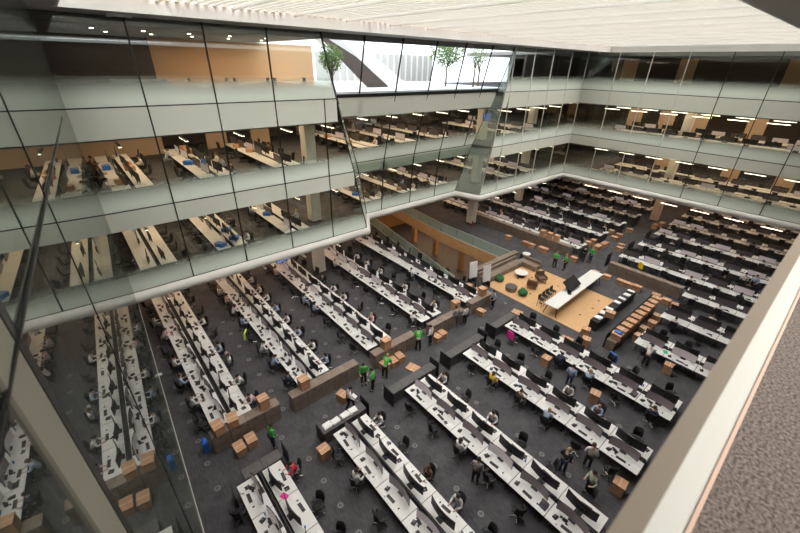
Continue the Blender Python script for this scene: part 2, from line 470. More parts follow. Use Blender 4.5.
for z0, z1, _, pm in LV:
    sp = SP[z0]
    zt = z1
    # left facade
    xs = [.18, 3.5, 6.88, 10.25, 13.65]
    for i in range(4):
        if i == 3 and z0 == Z3:
            window(((xs[i], FY, z0), (xedgeL(z0), FY, z0)), ((xs[i], FY, zt), (xedgeL(zt), FY, zt)), pm, spand=sp)
        else:
            window(((xs[i], FY, z0), (xs[i + 1], FY, z0)), ((xs[i], FY, zt), (xs[i + 1], FY, zt)), pm, spand=sp)
    if z0 != Z3:
        window(((xs[4], FY, z0), (xedgeL(z0), FY, z0)), ((xs[4], FY, zt), (xedgeL(zt), FY, zt)), pm, spand=sp)
    # right-hand stretch of the same facade
    xr = [37.6, 41.05, 44.8, FX]
    e0, e1 = xedgeR(z0), xedgeR(zt)
    x34 = 34.25
    window(((e0, FY, z0), (x34, FY, z0)), ((e1, FY, zt), (x34, FY, zt)), pm, spand=sp, light=True)
    window(((x34, FY, z0), (37.6, FY, z0)), ((x34, FY, zt), (37.6, FY, zt)), pm, spand=sp, light=True)
    for i in range(3):
        window(((xr[i], FY, z0), (xr[i + 1], FY, z0)), ((xr[i], FY, zt), (xr[i + 1], FY, zt)), pm, spand=sp, light=True)
    # inclined recess
    inner = {Z1: [20.5, 24.0, 27.4], Z2: [20.5, 24.0, 27.4, 30.9], Z3: [17.1, 20.5, 24.0, 27.4, 30.9]}[z0]
    lo_ = [rxl(z0)] + inner + [rxr(z0)]; hi_ = [rxl(zt)] + inner + [rxr(zt)]
    for i in range(len(lo_) - 1):
        window(((lo_[i], ry(z0), z0), (lo_[i + 1], ry(z0), z0)), ((hi_[i], ry(zt), zt), (hi_[i + 1], ry(zt), zt)), 'pane_window' if z0 == Z3 else pm, spand=sp)
    # right facade
    ys = [24, 20.5, 17.15, 13.9, 10.45, 7.1, 3.77, .4, -3.9]
    for i in range(8):
        window(((FX, ys[i], z0), (FX, ys[i + 1], z0)), ((FX, ys[i], zt), (FX, ys[i + 1], zt)), pm, spand=sp, light=i < 4)
# triangular glass returns of the recess
for nm, ex, rxx in (('window_return_left', xedgeL, rxl), ('window_return_right', xedgeR, rxr)):
    g = MB()
    for za, zb_ in ((Z1, Z2), (Z2, Z3), (Z3, ZC)):
        g.slab([(ex(za), FY, za), (rxx(za), ry(za), za), (rxx(zb_), ry(zb_), zb_), (ex(zb_), FY + .01, zb_)], .03, 'fin_glass')
        g.cyl((ex(za), FY, za), (ex(zb_), FY, zb_), .045, 'mullion', 6)
        g.cyl((rxx(za), ry(za), za), (rxx(zb_), ry(zb_), zb_), .04, 'mullion', 6)
    o = g.build(nm); o['kind'] = 'structure'
# thick dark sill under the terrace windows
g = MB(); g.slab([(rxl(Z3), ry(Z3) - .05, Z3 - .02), (rxr(Z3), ry(Z3) - .05, Z3 - .02), (rxr(Z3 + .3), ry(Z3 + .3) - .05, Z3 + .26), (rxl(Z3 + .3), ry(Z3 + .3) - .05, Z3 + .2)], .1, 'mullion')
struct('trim_sill', g)

# ---------------- left glass wall, lower edge rising towards the camera
def zb(y): return lerp(8.9, 3.85, max(0, min(1, y / 24.6)))
ys = [24.5, 16.0, 12.0, 8.0, 4.45, 1.85, -3.6]
for i in range(len(ys) - 1):
    a, b = ys[i], ys[i + 1]
    g = MB()
    g.slab([(mx(a), a, zb(a)), (mx(b), b, zb(b)), (mx(b), b, ZC), (mx(a), a, ZC)], .02, 'mirror_glass')
    win_n[0] += 1
    o = g.build('window_%d' % win_n[0]); o['kind'] = 'structure'
    if i >= 3:
        f = MB()
        w_ = .05 if i == 4 else .02
        f.slab([(mx(b), b - w_, zb(b)), (mx(b), b + w_, zb(b)), (mx(b), b + w_, ZC), (mx(b), b - w_, ZC)], .03, 'mullion')
        if i == 4:
            f.slab([(mx(b) + .001, b - .38, zb(b)), (mx(b) + .001, b - .04, zb(b)), (mx(b) + .001, b - .04, ZC), (mx(b) + .001, b - .38, ZC)], .02, 'post_grey')
            f.slab([(mx(b) - .05, b + .85, zb(b)), (mx(b) - .05, b + 1.1, zb(b)), (mx(b) - .05, b + 1.1, 18), (mx(b) - .05, b + .85, 18)], .04, 'column')
        f.build('mullion', o)
    e = MB(); e.cyl((mx(a), a, zb(a)), (mx(b), b, zb(b)), .022, 'mullion_light', 6); e.build('glass_edge', o)
g = MB(); g.slab([(mx(24), 24, Z1 - .1), (mx(24), 24, ZC), (.18, 24, ZC), (.18, 24, Z1 - .1)], .05, 'mullion'); struct('trim_corner', g)
g = MB(); g.cyl((mx(16) + .02, 16, 15.4), (mx(-3) + .02, -3, 16.25), .009, 'mullion', 6); struct('trim_wall_rail', g)
for i, (x, y) in enumerate([(-3.4, 26.7), (-2.9, 15.2)]):
    c = MB(); c.box((x, y, 9.2), (.75, .75, 18.3), 'column')
    struct('trim_wing_column_%d' % (i + 1), c)

# ---------------- camera-side balcony: ledge and carpet
b = MB()
b.box((20, .0155, 16.13), (52, .049, .05), 'rail')
struct('trim_handrail', b)
b = MB(); b.box((20, -.055, 15.45), (52, .12, .10), 'sill'); b.box((20, -.122, 15.49), (52, .014, .04), 'peach_edge'); struct('trim_balcony_sill', b)
b = MB(); b.box((20, -2.1, 14.95), (52, 3.9, .5), 'balcony_carpet'); struct('floor_balcony', b)

# ---------------- columns
def column(x, y, z0, z1, label, w_=.85, m='column'):
    c = MB(); c.box((0, 0, (z1 - z0) / 2), (w_, w_, z1 - z0), m)
    c.box((0, 0, .06), (w_ + .03, w_ + .03, .12), 'dark_metal')
    o = c.build('column', loc=(x, y, z0)); tag(o, label, 'column', 'square gallery columns')
    return o
LN = {0: ('ground floor', 0, 4.35), 1: ('first gallery', Z1, 8.75), 2: ('second gallery', Z2, 13.35)}
for k in (0, 1, 2):
    nm, a, b_ = LN[k]
    column(14.2, 27.9, a + .02, b_, 'pale square column on the %s behind the left facade' % nm)
    column(34.9, 27.4, a + .02, b_, 'pale square column on the %s at the right end of the recess' % nm)
    column(54.6, 13.6, a + .02, b_, 'pale square column on the %s behind the right facade' % nm, m='column' if k else 'warm_wall')
    column(47.2, 29.0, a + .02, b_, 'pale square column on the %s near the far corner' % nm)

# ---------------- inner walls seen behind the gallery glass
def wallbox(c, d, m, nm): q = MB(); q.box(c, d, m); struct(nm, q)
wallbox((2, 38.5, 11.6), (8, .3, 3.5), 'warm_wall', 'wall_gallery_2_left')
wallbox((10.4, 38.5, 11.6), (1.8, .3, 3.5), 'warm_wall', 'wall_gallery_2_panel')
wallbox((14.5, 38.5, 11.6), (1.8, .3, 3.5), 'warm_wall', 'wall_gallery_2_panel_2')
wallbox((22, 41.2, 11.55), (4.6, .3, 3.4), 'warm_wall', 'wall_gallery_2_mid')
wallbox((33, 40.5, 11.55), (14, .3, 3.4), 'dark_wall', 'wall_gallery_2_right')
wallbox((12.2, 34, 16.6), (12.4, .3, 3.4), 'orange_wall', 'wall_gallery_3_orange')
wallbox((-4, 34, 16.6), (20, .3, 3.4), 'dark_wall', 'wall_gallery_3_dark')
wallbox((47, 27.3, 16.6), (12, .3, 3.4), 'dark_wall', 'wall_gallery_3_far')
wallbox((55, 3, 16.6), (.3, 42, 3.4), 'dark_wall', 'wall_gallery_3_right')
for i, (x, y) in enumerate([(54.7, 21.6), (54.7, 15.6), (54.7, 6.5)]):
    wallbox((x, y, 16.6), (.2, 1.6, 3.3), 'orange_wall', 'wall_gallery_3_panel_%d' % (i + 1))
for i, (y, z) in enumerate([(21.5, 11.55), (17.6, 11.55), (14, 11.55), (8.5, 11.55), (16.5, 6.9), (9, 6.9), (4, 6.9)]):
    wallbox((60.5, y, z), (.3, 1.7, 3.5), 'warm_wall', 'wall_core_%d' % (i + 1))

# ------------------------------------------------------------------ terrace outside the recess window
tp = MB(); tp.box((26, 38.3, Z3 + .05), (24, 22, .2), 'white_paint'); struct('floor_terrace', tp)
ar = MB()
ar.slab([(15.5, 33.0, 20.6), (18.6, 33.0, 20.4), (28.6, 35.5, 14.9), (25.8, 35.5, 14.9)], .5, 'white_paint')
ar.slab([(20.2, 37.2, 20.0), (24.5, 37.6, 19.6), (33.0, 38, 14.9), (29.5, 38, 14.9)], .5, 'white_paint')
tag(ar.build('canopy_ramp'), 'white sloping canopy slabs on the terrace outside the top window', 'canopy')
sh = MB(); sh.slab([(18.0, 31.6, 18.9), (18.2, 31.6, 19.0), (21.6, 31.9, 17.6), (25.8, 32.3, 15.02), (23.2, 32.3, 15.02), (20.6, 31.9, 16.9)], .15, 'dark_wall')
tag(sh.build('glazed_slope'), 'dark wedge of glazing between the white terrace canopies', 'glazing')
gb = MB()
gb.box((36, 47.5, 16.6), (18, 3, 3.4), 'concrete')
for i in range(16): gb.box((27.5 + i * 1.1, 45.9, 16.6), (.16, .3, 3.3), 'column')
tag(gb.build('terrace_pavilion'), 'pale pavilion with slim vertical fins beyond the terrace', 'building')
def tree(x, y, z, h, r, label, seed, dens=900):
    rnd = random.Random(seed)
    t = thing('tree', label, 'tree', (x, y, z), 0, 'trees on the terrace')
    k = MB(); k.cyl((0, 0, 0), (.05, 0, h * .5), .11, 'bark', 7, .07)
    for i in range(8):
        a = rnd.uniform(0, 6.28); k.cyl((.03, 0, h * rnd.uniform(.3, .5)), (math.cos(a) * r * .7, math.sin(a) * r * .7, h * rnd.uniform(.65, .95)), .04, 'bark', 5, .015)
    k.build('trunk', t)
    l = MB()
    for i in range(dens):
        a, b_, rr = rnd.uniform(0, 6.28), math.acos(rnd.uniform(-1, 1)), rnd.random() ** .4
        c = Vector((math.cos(a) * math.sin(b_) * r * rr, math.sin(a) * math.sin(b_) * r * rr, h * .72 + math.cos(b_) * h * .32 * rr))
        u = Vector((rnd.gauss(0, 1), rnd.gauss(0, 1), rnd.gauss(0, 1))).normalized(); v = u.orthogonal().normalized(); s_ = rnd.uniform(.07, .15)
        l.add([c - u * s_, c + v * s_ * .6, c + u * s_, c - v * s_ * .6], [(0, 1, 2, 3)], 'leaf')
    l.build('foliage', t)
tree(17.6, 29.4, Z3 + .15, 3.2, 1.0, 'small leafy tree by the left end of the terrace window', 1)
tree(33.0, 31.5, Z3 + .15, 4.4, 2.0, 'rounded green tree in the middle of the terrace window', 2, 2200)
tree(35.2, 29.5, Z3 + .15, 4.2, 1.1, 'thin sparse tree behind the right terrace windows', 3, 260)
tree(37.2, 30.5, Z3 + .15, 4.0, 1.0, 'thin sparse tree at the right end of the terrace windows', 4, 240)


# ------------------------------------------------------------------ view test (what the photo shows nothing of is left out)
CAMP = Vector((0, 0, 17))
def pix(p):
    d = Vector(p) - CAMP
    x, y, z = rx.dot(d), dn.dot(d), fw.dot(d)
    if z < .1: return None
    return (376.12 * x / z + 400.1, 376.12 * y / z + 266)
def seen(p, m=25):
    q = pix(p)
    if q is None or not (-m < q[0] < 800 + m and -m < q[1] < 533 + m): return False
    # behind the balcony ledge
    if q[1] > 533 - (q[0] - 620) * 1.46 + m: return False
    return True
def dist(p): return (Vector(p) - CAMP).length

# ------------------------------------------------------------------ people
_bodies = {}
def skinned(name, joints, edges, mslot, sub=1, root=0):
    """joints: list of (x,y,z,radius[,radius_y])"""
    me = bpy.data.meshes.new(name + '_sk')
    me.from_pydata([j[:3] for j in joints], edges, [])
    o = bpy.data.objects.new(name + '_sk', me); COL.objects.link(o)
    md = o.modifiers.new('s', 'SKIN'); md.use_smooth_shade = True
    for i, j in enumerate(joints):
        sv = me.skin_vertices[0].data[i]
        sv.radius = (j[3], j[4] if len(j) > 4 else j[3]); sv.use_root = (i == root)
    if sub:
        ms = o.modifiers.new('u', 'SUBSURF'); ms.levels = sub; ms.render_levels = sub
    dg = bpy.context.evaluated_depsgraph_get(); dg.update()
    r = bpy.data.meshes.new_from_object(o.evaluated_get(dg))
    r.name = name
    r.materials.clear(); r.materials.append(MT[mslot])
    bpy.data.objects.remove(o)
    return r

def arm(sh, el, wr, hd): return [sh, el, wr, hd]
POSES = {}
def pose(name, hip_z, torso_dx, knee, ankle, toe, elb, wri, hand, head_dx=.06, head_tilt=0, asym=0.0):
    """x forward, y left.  limbs are given for the left side as (x, y, z); the right is the mirror, asym shifts x of the legs"""
    P = {}
    hz = hip_z
    sx = torso_dx
    P['hip'] = (0, 0, hz); P['waist'] = (sx * .3, 0, hz + .18); P['chest'] = (sx * .8, 0, hz + .38); P['neck'] = (sx, 0, hz + .50)
    P['nk2'] = (sx + .02, 0, hz + .58)
    hx = sx + head_dx
    P['head'] = (hx, 0, hz + .68 - head_tilt); P['top'] = (hx + .01, 0, hz + .76 - head_tilt)
    P['nose'] = (hx + .105, 0, hz + .675 - head_tilt * 1.4)
    sh = (sx * .95, .185, hz + .46)
    body = [(*P['hip'], .14, .11), (*P['waist'], .125, .10), (*P['chest'], .145, .11), (*P['neck'], .07), (*P['nk2'], .055), (*P['head'], .085, .095), (*P['top'], .06), (*P['nose'], .016)]
    ed = [(0, 1), (1, 2), (2, 3), (3, 4), (4, 5), (5, 6), (5, 7)]
    shirt = [(*P['hip'], .15, .12), (*P['waist'], .14, .115), (*P['chest'], .158, .122), (P['neck'][0], 0, P['neck'][2] + .01, .078)]
    sed = [(0, 1), (1, 2), (2, 3)]
    trous = [(hip_z * 0 + 0, 0, hz - .01, .153, .125)]
    ted = []
    shoes = []
    for s in (1, -1):
        m = lambda p: (p[0], p[1] * s, p[2])
        ax = asym * s
        el, wr, hd = m(elb), m(wri), m(hand)
        if asym and name == 'walking':
            el = (el[0] - ax * .4, el[1], el[2]); wr = (wr[0] - ax * .8, wr[1], wr[2]); hd = (hd[0] - ax * .9, hd[1], hd[2])
        b = len(body)
        body += [(*m(sh), .055), (*el, .042), (*wr, .028), (*hd, .034, .022)]
        ed += [(2, b), (b, b + 1), (b + 1, b + 2), (b + 2, b + 3)]
        # five fingers
        dv = (Vector(hd) - Vector(wr)).normalized(); side = Vector((-dv.y, dv.x, 0)); side = side.normalized() if side.length > .1 else Vector((0, 1, 0))
        for k, (off, ln_) in enumerate(((-.030, .062), (-.010, .078), (.010, .074), (.030, .058))):
            q = Vector(hd) + side * off + dv * .02
            t1 = q + dv * ln_ * .55; t2 = t1 + dv * ln_ * .4 + Vector((0, 0, -.018))
            c = len(body); body += [(*t1, .0095), (*t2, .0075)]; ed += [(b + 3, c), (c, c + 1)]
        q = Vector(wr) + dv * .03 - side * s * .0 + Vector((0, -.035 * s, 0)); c = len(body)
        body += [(*(q + dv * .045), .010)]; ed += [(b + 3, c)]
        g = len(shirt)
        shirt += [(*m(sh), .072), (*el, .058), (*(Vector(el).lerp(Vector(wr), .85)), .044)]
        sed += [(2, g), (g, g + 1), (g + 1, g + 2)]
        kn, an, to = m(knee), m(ankle), m(toe)
        kn = (kn[0] + ax * .5, kn[1], kn[2]); an = (an[0] + ax, an[1], an[2]); to = (to[0] + ax, to[1], to[2])
        hp = (0.0, .09 * s, hz - .02)
        b = len(body)
        body += [(*hp, .09), (*kn, .062), (*an, .042), (*to, .04, .03)]
        ed += [(0, b), (b, b + 1), (b + 1, b + 2), (b + 2, b + 3)]
        g = len(trous)
        trous += [(*hp, .105), (*kn, .076), (an[0], an[1], an[2] + .04, .062)]
        ted += [(0, g), (g, g + 1), (g + 1, g + 2)]
        shoes.append((an, to))
    d = {}
    d['body'] = skinned('person', body, ed, 'skin', 1)
    d['shirt'] = skinned('shirt', shirt, sed, 'cloth_white', 1)
    d['trousers'] = skinned('trousers', trous, ted, 'cloth_black', 1)
    h = MB(); hc = (P['head'][0] - .018, 0, P['head'][2] + .022)
    h.ball(hc, .113, 'hair_dark', 12, 8, (1.0, .88, 1.0), -.25)
    d['hair'] = h.mesh('hair', True)
    h = MB(); hc = (P['head'][0] - .03, 0, P['head'][2] + .02)
    h.ball(hc, .118, 'hair_dark', 12, 8, (1.0, .95, 1.0), -.5); h.ball((hc[0] - .04, 0, hc[2] - .13), .09, 'hair_dark', 10, 7, (.7, 1.0, 1.3))
    d['long_hair'] = h.mesh('hair', True)
    for s, sn in ((1, 'l'), (-1, 'r')):
        e = MB(); e.ball((P['head'][0] + .083, .033 * s, P['head'][2] + .005), .011, 'black', 6, 4); d['eye' + sn] = e.mesh('eye', True)
        e = MB(); e.ball((P['head'][0] - .005, .097 * s, P['head'][2] - .01), .026, 'skin', 6, 5, (1, .4, 1.3)); d['ear' + sn] = e.mesh('ear', True)
        an, to = shoes[0 if s > 0 else 1]
        e = MB(); e.ball(((an[0] + to[0]) / 2, an[1], min(an[2], to[2]) - .005), .13, 'black', 8, 6, (1.0, .38, .42)); d['shoe' + sn] = e.mesh('shoe', True)
    e = MB(); e.box((P['head'][0] + .088, 0, P['head'][2] - .055), (.012, .045, .008), 'cloth_red'); d['mouth'] = e.mesh('mouth')
    POSES[name] = d
pose('seated', .56, .07, (.42, .12, .53), (.40, .12, .09), (.53, .12, .06), (.14, .25, .78), (.38, .19, .80), (.45, .17, .795))
pose('leaning', .56, .20, (.42, .12, .53), (.36, .12, .09), (.49, .12, .06), (.28, .26, .80), (.46, .14, .80), (.53, .12, .795), head_tilt=.05)
pose('hands_up', .56, -.06, (.42, .15, .53), (.48, .15, .09), (.61, .15, .06), (.04, .42, 1.20), (-.10, .17, 1.27), (-.12, .09, 1.24))
pose('standing', .93, .03, (.03, .11, .50), (0, .12, .09), (.13, .13, .06), (-.02, .27, 1.13), (.14, .24, .95), (.21, .20, .94))
pose('bending', .90, .33, (-.02, .12, .49), (-.04, .13, .09), (.09, .14, .06), (.40, .25, 1.08), (.56, .18, .88), (.62, .16, .84), head_tilt=.07)
pose('walking', .92, .05, (.08, .11, .50), (.0, .11, .10), (.13, .11, .07), (-.02, .26, 1.14), (.10, .26, .95), (.16, .25, .90), asym=.26)
def setmat(o, m):
    o.material_slots[0].link = 'OBJECT'; o.material_slots[0].material = MT[m]
def person(ps, loc, rz, shirt, label, trousers='cloth_black', hair='hair_dark', long_=False, skin='skin', detail=True, group=None):
    d = POSES[ps]
    r = link('person', d['body'], None, loc, rz); tag(r, label, 'person', group)
    if skin != 'skin': setmat(r, skin)
    a = link('shirt', d['shirt'], r); setmat(a, shirt)
    a = link('trousers', d['trousers'], r); setmat(a, trousers)
    a = link('hair', d['long_hair' if long_ else 'hair'], r); setmat(a, hair)
    if detail:
        link('mouth', d['mouth'], r)
        for q in 'lr':
            link('eye', d['eye' + q], r); a = link('ear', d['ear' + q], r)
            if skin != 'skin': setmat(a, skin)
            link('shoe', d['shoe' + q], r)
    return r

# ------------------------------------------------------------------ office furniture prototypes (meshes shared by the copies)
def fr(*a):
    m = MB()
    for c, d, mt in a: m.box(c, d, mt)
    return m
PW = 1.76   # pitch of a place along the row
M_top = fr(((0, 0, .725), (.88, PW - .03, .03), 'white_top')).mesh('desk')
def legmesh():
    m = MB()
    m.box((0, 0, .35), (.06, .05, .69), 'dark_metal'); m.box((0, 0, .02), (.62, .07, .04), 'dark_metal'); m.box((0, 0, .70), (.66, .05, .03), 'dark_metal')
    return m.mesh('leg')
M_leg = legmesh()
k = fr(((0, 0, .725), (.88, PW - .03, .03), 'white_top'))
for s_ in (1, -1): k.box((0, s_ * (PW / 2 - .12), .355), (.66, .05, .71), 'dark_metal')
M_topf = k.mesh('desk')
M_div = fr(((.56, 0, .78), (.03, PW - .06, .20), 'mesh_screen'), ((.56, 0, .89), (.05, PW - .06, .02), 'black')).mesh('divider')
M_tray = fr(((.38, 0, .62), (.16, PW - .3, .08), 'black')).mesh('cable_tray')
def monitor_meshes(curve=.10, w_=1.34):
    n = 8; h = .54
    b = MB()
    pts = []
    for i in range(n + 1):
        t = -1 + 2 * i / n
        pts.append((-curve * t * t, t * w_ / 2))   # concave side faces -x (the user)
    for thick, sx, y0, mname in ((.028, 0, 0, 'black'),):
        vs = []
        for (x, y) in pts:
            vs += [(x - thick / 2, y, -h / 2), (x - thick / 2, y, h / 2), (x + thick / 2, y, h / 2), (x + thick / 2, y, -h / 2)]
        fs = []
        for i in range(n):
            for j in range(4): fs.append((i * 4 + j, i * 4 + (j + 1) % 4, (i + 1) * 4 + (j + 1) % 4, (i + 1) * 4 + j))
        fs += [(0, 1, 2, 3), (n * 4 + 3, n * 4 + 2, n * 4 + 1, n * 4)]
        b.add(vs, fs, mname)
    b.box((.035, 0, -.02), (.05, .34, .22), 'black')
    case = b.mesh('monitor')
    f = MB(); vs = []
    for (x, y) in pts:
        s_ = .975
        vs += [(x - .0155, y * s_, -h / 2 + .018), (x - .0155, y * s_, h / 2 - .014), (x - .019, y * s_, h / 2 - .014), (x - .019, y * s_, -h / 2 + .018)]
    fs = []
    for i in range(n):
        for j in range(4): fs.append((i * 4 + j, i * 4 + (j + 1) % 4, (i + 1) * 4 + (j + 1) % 4, (i + 1) * 4 + j))
    f.add(vs, fs, 'screen')
    scr = f.mesh('screen')
    st = MB(); st.cyl((.07, 0, -.36), (.07, 0, 0), .022, 'dark_metal', 8); st.box((.04, 0, -.363), (.22, .30, .014), 'dark_metal')
    stand = st.mesh('stand')
    return case, scr, stand
M_mon, M_scr, M_stand = monitor_meshes()
mfar = MB(); mfar.box((0, 0, .02), (.04, 1.36, .54), 'black'); mfar.box((-.022, 0, .02), (.006, 1.32, .49), 'screen_dim'); mfar.cyl((.05, 0, -.37), (.05, 0, 0), .03, 'dark_metal', 6)
M_monfar = mfar.mesh('monitor')
mfar = MB(); mfar.box((0, 0, .03), (.04, 1.36, .56), 'black'); mfar.box((-.022, 0, .03), (.006, 1.30, .50), 'screen_pale'); mfar.cyl((.05, 0, -.37), (.05, 0, 0), .03, 'dark_metal', 6)
M_monpale = mfar.mesh('monitor')
k = MB(); k.box((0, 0, .011), (.14, .44, .018), 'key_grey')
for i in range(4):
    k.box((-.048 + i * .03, -.06 if i else -.06, .022), (.022, .28, .006), 'black')
k.box((0, .15, .022), (.11, .10, .006), 'black'); M_key = k.mesh('keyboard')
k = MB(); k.ball((0, 0, .014), .05, 'black', 8, 6, (1.1, .62, .42)); M_mouse = k.mesh('mouse', True)
k = MB(); k.box((0, 0, .025), (.20, .17, .04), 'black'); k.box((.03, -.05, .06), (.19, .05, .035), 'black'); k.box((.02, .03, .05), (.05, .07, .012), 'screen'); M_phone = k.mesh('desk_phone')
k = MB(); k.box((0, 0, .006), (.21, .30, .010), 'paper', rz=.2); k.box((.02, -.03, .014), (.21, .30, .006), 'paper', rz=-.15); M_paper = k.mesh('paper')
k = MB(); k.box((0, 0, .012), (.24, .34, .02), 'dark_metal'); k.box((.125, 0, .12), (.02, .34, .22), 'black', ry=.25); k.box((.112, 0, .12), (.004, .32, .19), 'screen', ry=.25); M_laptop = k.mesh('laptop')
k = MB(); k.box((0, 0, .03), (.13, .20, .06), 'black'); k.box((.02, .17, .02), (.09, .09, .04), 'dark_metal'); k.box((-.1, -.1, .012), (.05, .1, .024), 'black'); M_dock = k.mesh('docking_station')
k = MB(); k.box((0, 0, .008), (.15, .21, .014), 'paper'); k.box((.03, .02, .02), (.012, .13, .01), 'black', rz=.4); M_pad = k.mesh('notepad')
k = MB(); k.cyl((0, 0, 0), (0, 0, .095), .036, 'paper', 10, .042); M_cup = k.mesh('cup')
k = MB(); k.cyl((0, 0, 0), (0, 0, .17), .033, 'blue_plastic', 10); k.cyl((0, 0, .17), (0, 0, .21), .016, 'paper', 8); M_bottle = k.mesh('bottle')
# chair, facing +x
def chair_meshes():
    s_ = MB(); s_.ball((0, 0, .47), .26, 'black_fabric', 12, 6, (1, .96, .22)); seat = s_.mesh('seat', True)
    b = MB(); n = 6; vs = []
    for i in range(n + 1):
        t = -1 + 2 * i / n; x = -.25 + .07 * (t * t)
        for (dx, z, q) in ((0, .55, .9), (-.05, .80, 1), (-.09, 1.04, .82), (-.055, 1.04, .82), (-.015, .80, 1), (.035, .55, .9)):
            vs.append((x + dx, t * .23 * q, z))
    fs = []
    for i in range(n):
        for j in range(6): fs.append((i * 6 + j, i * 6 + (j + 1) % 6, (i + 1) * 6 + (j + 1) % 6, (i + 1) * 6 + j))
    fs += [tuple(range(6)), tuple(n * 6 + j for j in reversed(range(6)))]
    b.add(vs, fs, 'black_fabric'); b.cyl((-.26, 0, .42), (-.30, 0, .75), .022, 'black', 6)
    back = b.mesh('backrest', True)
    g = MB(); g.cyl((0, 0, .10), (0, 0, .44), .028, 'dark_metal', 8)
    for i in range(5):
        a = 2 * PI * i / 5 + .3
        g.cyl((0, 0, .12), (.30 * math.cos(a), .30 * math.sin(a), .075), .022, 'chrome', 6, .014)
        g.ball((.30 * math.cos(a), .30 * math.sin(a), .032), .032, 'black', 6, 5)
    base = g.mesh('base')
    am = []
    for s in (1, -1):
        a = MB(); a.box((-.02, .27 * s, .55), (.04, .03, .20), 'black'); a.box((.02, .27 * s, .66), (.25, .06, .03), 'black'); am.append(a.mesh('armrest'))
    return seat, back, base, am
CH = chair_meshes()
k = MB(); k.box((0, 0, .47), (.48, .48, .09), 'black_fabric'); k.box((-.27, 0, .80), (.07, .44, .52), 'black_fabric', ry=-.12); k.cyl((0, 0, .08), (0, 0, .44), .03, 'dark_metal', 6)
for i in range(5):
    a = 2 * PI * i / 5; k.cyl((0, 0, .10), (.3 * math.cos(a), .3 * math.sin(a), .04), .025, 'dark_metal', 4)
M_chfar = k.mesh('office_chair')

k = MB(); k.box((0, 0, .14), (.4, .5, .28), 'cardboard'); k.box((0, 0, .281), (.41, .07, .004), 'tape'); M_parcel = k.mesh('parcel')
k = MB(); k.box((0, 0, .12), (.4, .6, .22), 'blue_plastic'); k.box((0, 0, .25), (.44, .64, .04), 'blue_plastic'); M_crate = k.mesh('crate')
def box_meshes(sx, sy, sz, n='box'):
    b = MB(); b.box((0, 0, sz / 2), (sx, sy, sz), 'cardboard')
    for s in (1, -1): b.box((s * (sx / 2 + .001), 0, sz * .68), (.004, .10, .035), 'black')
    body = b.mesh('box')
    l = MB(); l.box((0, 0, sz - .035), (sx + .03, sy + .03, .09), 'cardboard_dark'); l.box((0, 0, sz + .0105), (sx + .032, sy + .032, .004), 'cardboard')
    lid = l.mesh('lid')
    t = MB(); t.box((0, 0, sz + .0140), (sx + .034, .06, .003), 'tape'); tape = t.mesh('tape')
    return body, lid, tape
BX = {'s': box_meshes(.46, .62, .46), 't': box_meshes(.5, .5, .66), 'l': box_meshes(.5, 1.0, .5), 'f': box_meshes(.62, .75, .07)}
nb = [0]
def box(x, y, z, label, kind='s', rz=0, group=None):
    bd, ld, tp_ = BX[kind]
    r = link('cardboard_box', bd, None, (x, y, z + .002), rz); tag(r, label, 'box', group)
    link('lid', ld, r); link('tape', tp_, r)
    return r

# ------------------------------------------------------------------ rows of desks
ORD = ['first', 'second', 'third', 'fourth', 'fifth', 'sixth', 'seventh', 'eighth', 'ninth', 'tenth', 'eleventh', 'twelfth', 'thirteenth', 'fourteenth', 'fifteenth']
SEATS = []     # every place: dict
def row(region, xc, y0, dy, n, z=0.0, sides=(-1, 1), lod=0, name=''):
    for sd in sides:
        for i in range(n):
            y = y0 + dy * (i + .5) * PW
            # sd -1: user sits at -x and faces +x
            x = xc + sd * .56
            if not seen((x, y, z + .7)): continue
            if any(abs(x - cx0) < 1.5 and abs(y - cy0) < 1.5 for cx0, cy0 in ((14.2, 27.9), (34.9, 27.4), (54.6, 13.6), (47.2, 29.0))): continue
            SEATS.append(dict(x=x, y=y, z=z, rz=0 if sd < 0 else PI, side='left' if sd < 0 else 'right', i=i, row=name, region=region, lod=lod, d=dist((x, y, z))))
def gap(y0, n): return y0 - n * PW
# front block below the balcony
for j, (xc, ye) in enumerate([(2.18, 11.9), (6.78, 11.55), (11.45, 11.5), (16.35, 11.5), (20.95, 11.6)]):
    row('front', xc, ye, -1, 6, name='front row %s' % ('by glass wall', 'second from glass wall', 'third from glass wall', 'fourth from glass wall', 'before timber platform')[j])
for j, (xc, ye) in enumerate([(26.35, 4.95), (31.15, 4.95), (35.9, 4.9)]):
    row('front', xc, ye, -1, 3, name='short row %s' % ('beside the box shelf', 'second past the box shelf', 'third past the box shelf')[j])
for j, xc in enumerate([2.25, 6.95, 11.75, 16.55, 21.0]):
    row('back', xc, 15.55 if j != 4 else 15.3, 1, 9, name='back row %s' % ('by glass wall', 'second from glass wall', 'third from glass wall', 'fourth from glass wall', 'beside floor opening')[j], sides=(-1, 1))
FARN = ('nearest', 'second', 'third', 'fourth', 'fifth', 'sixth')
for j, xc in enumerate([39.35, 44.0, 48.65, 53.3, 57.9, 62.5]):
    row('right', xc, 11.4, -1, 7, lod=1, name='right block row %s past long bench' % FARN[j])
for j, xc in enumerate([37.7, 42.9, 47.8, 52.4, 57.0, 61.6]):
    row('far', xc, 14.7, 1, 11, lod=1, name='far corner row %s past opening' % FARN[j])
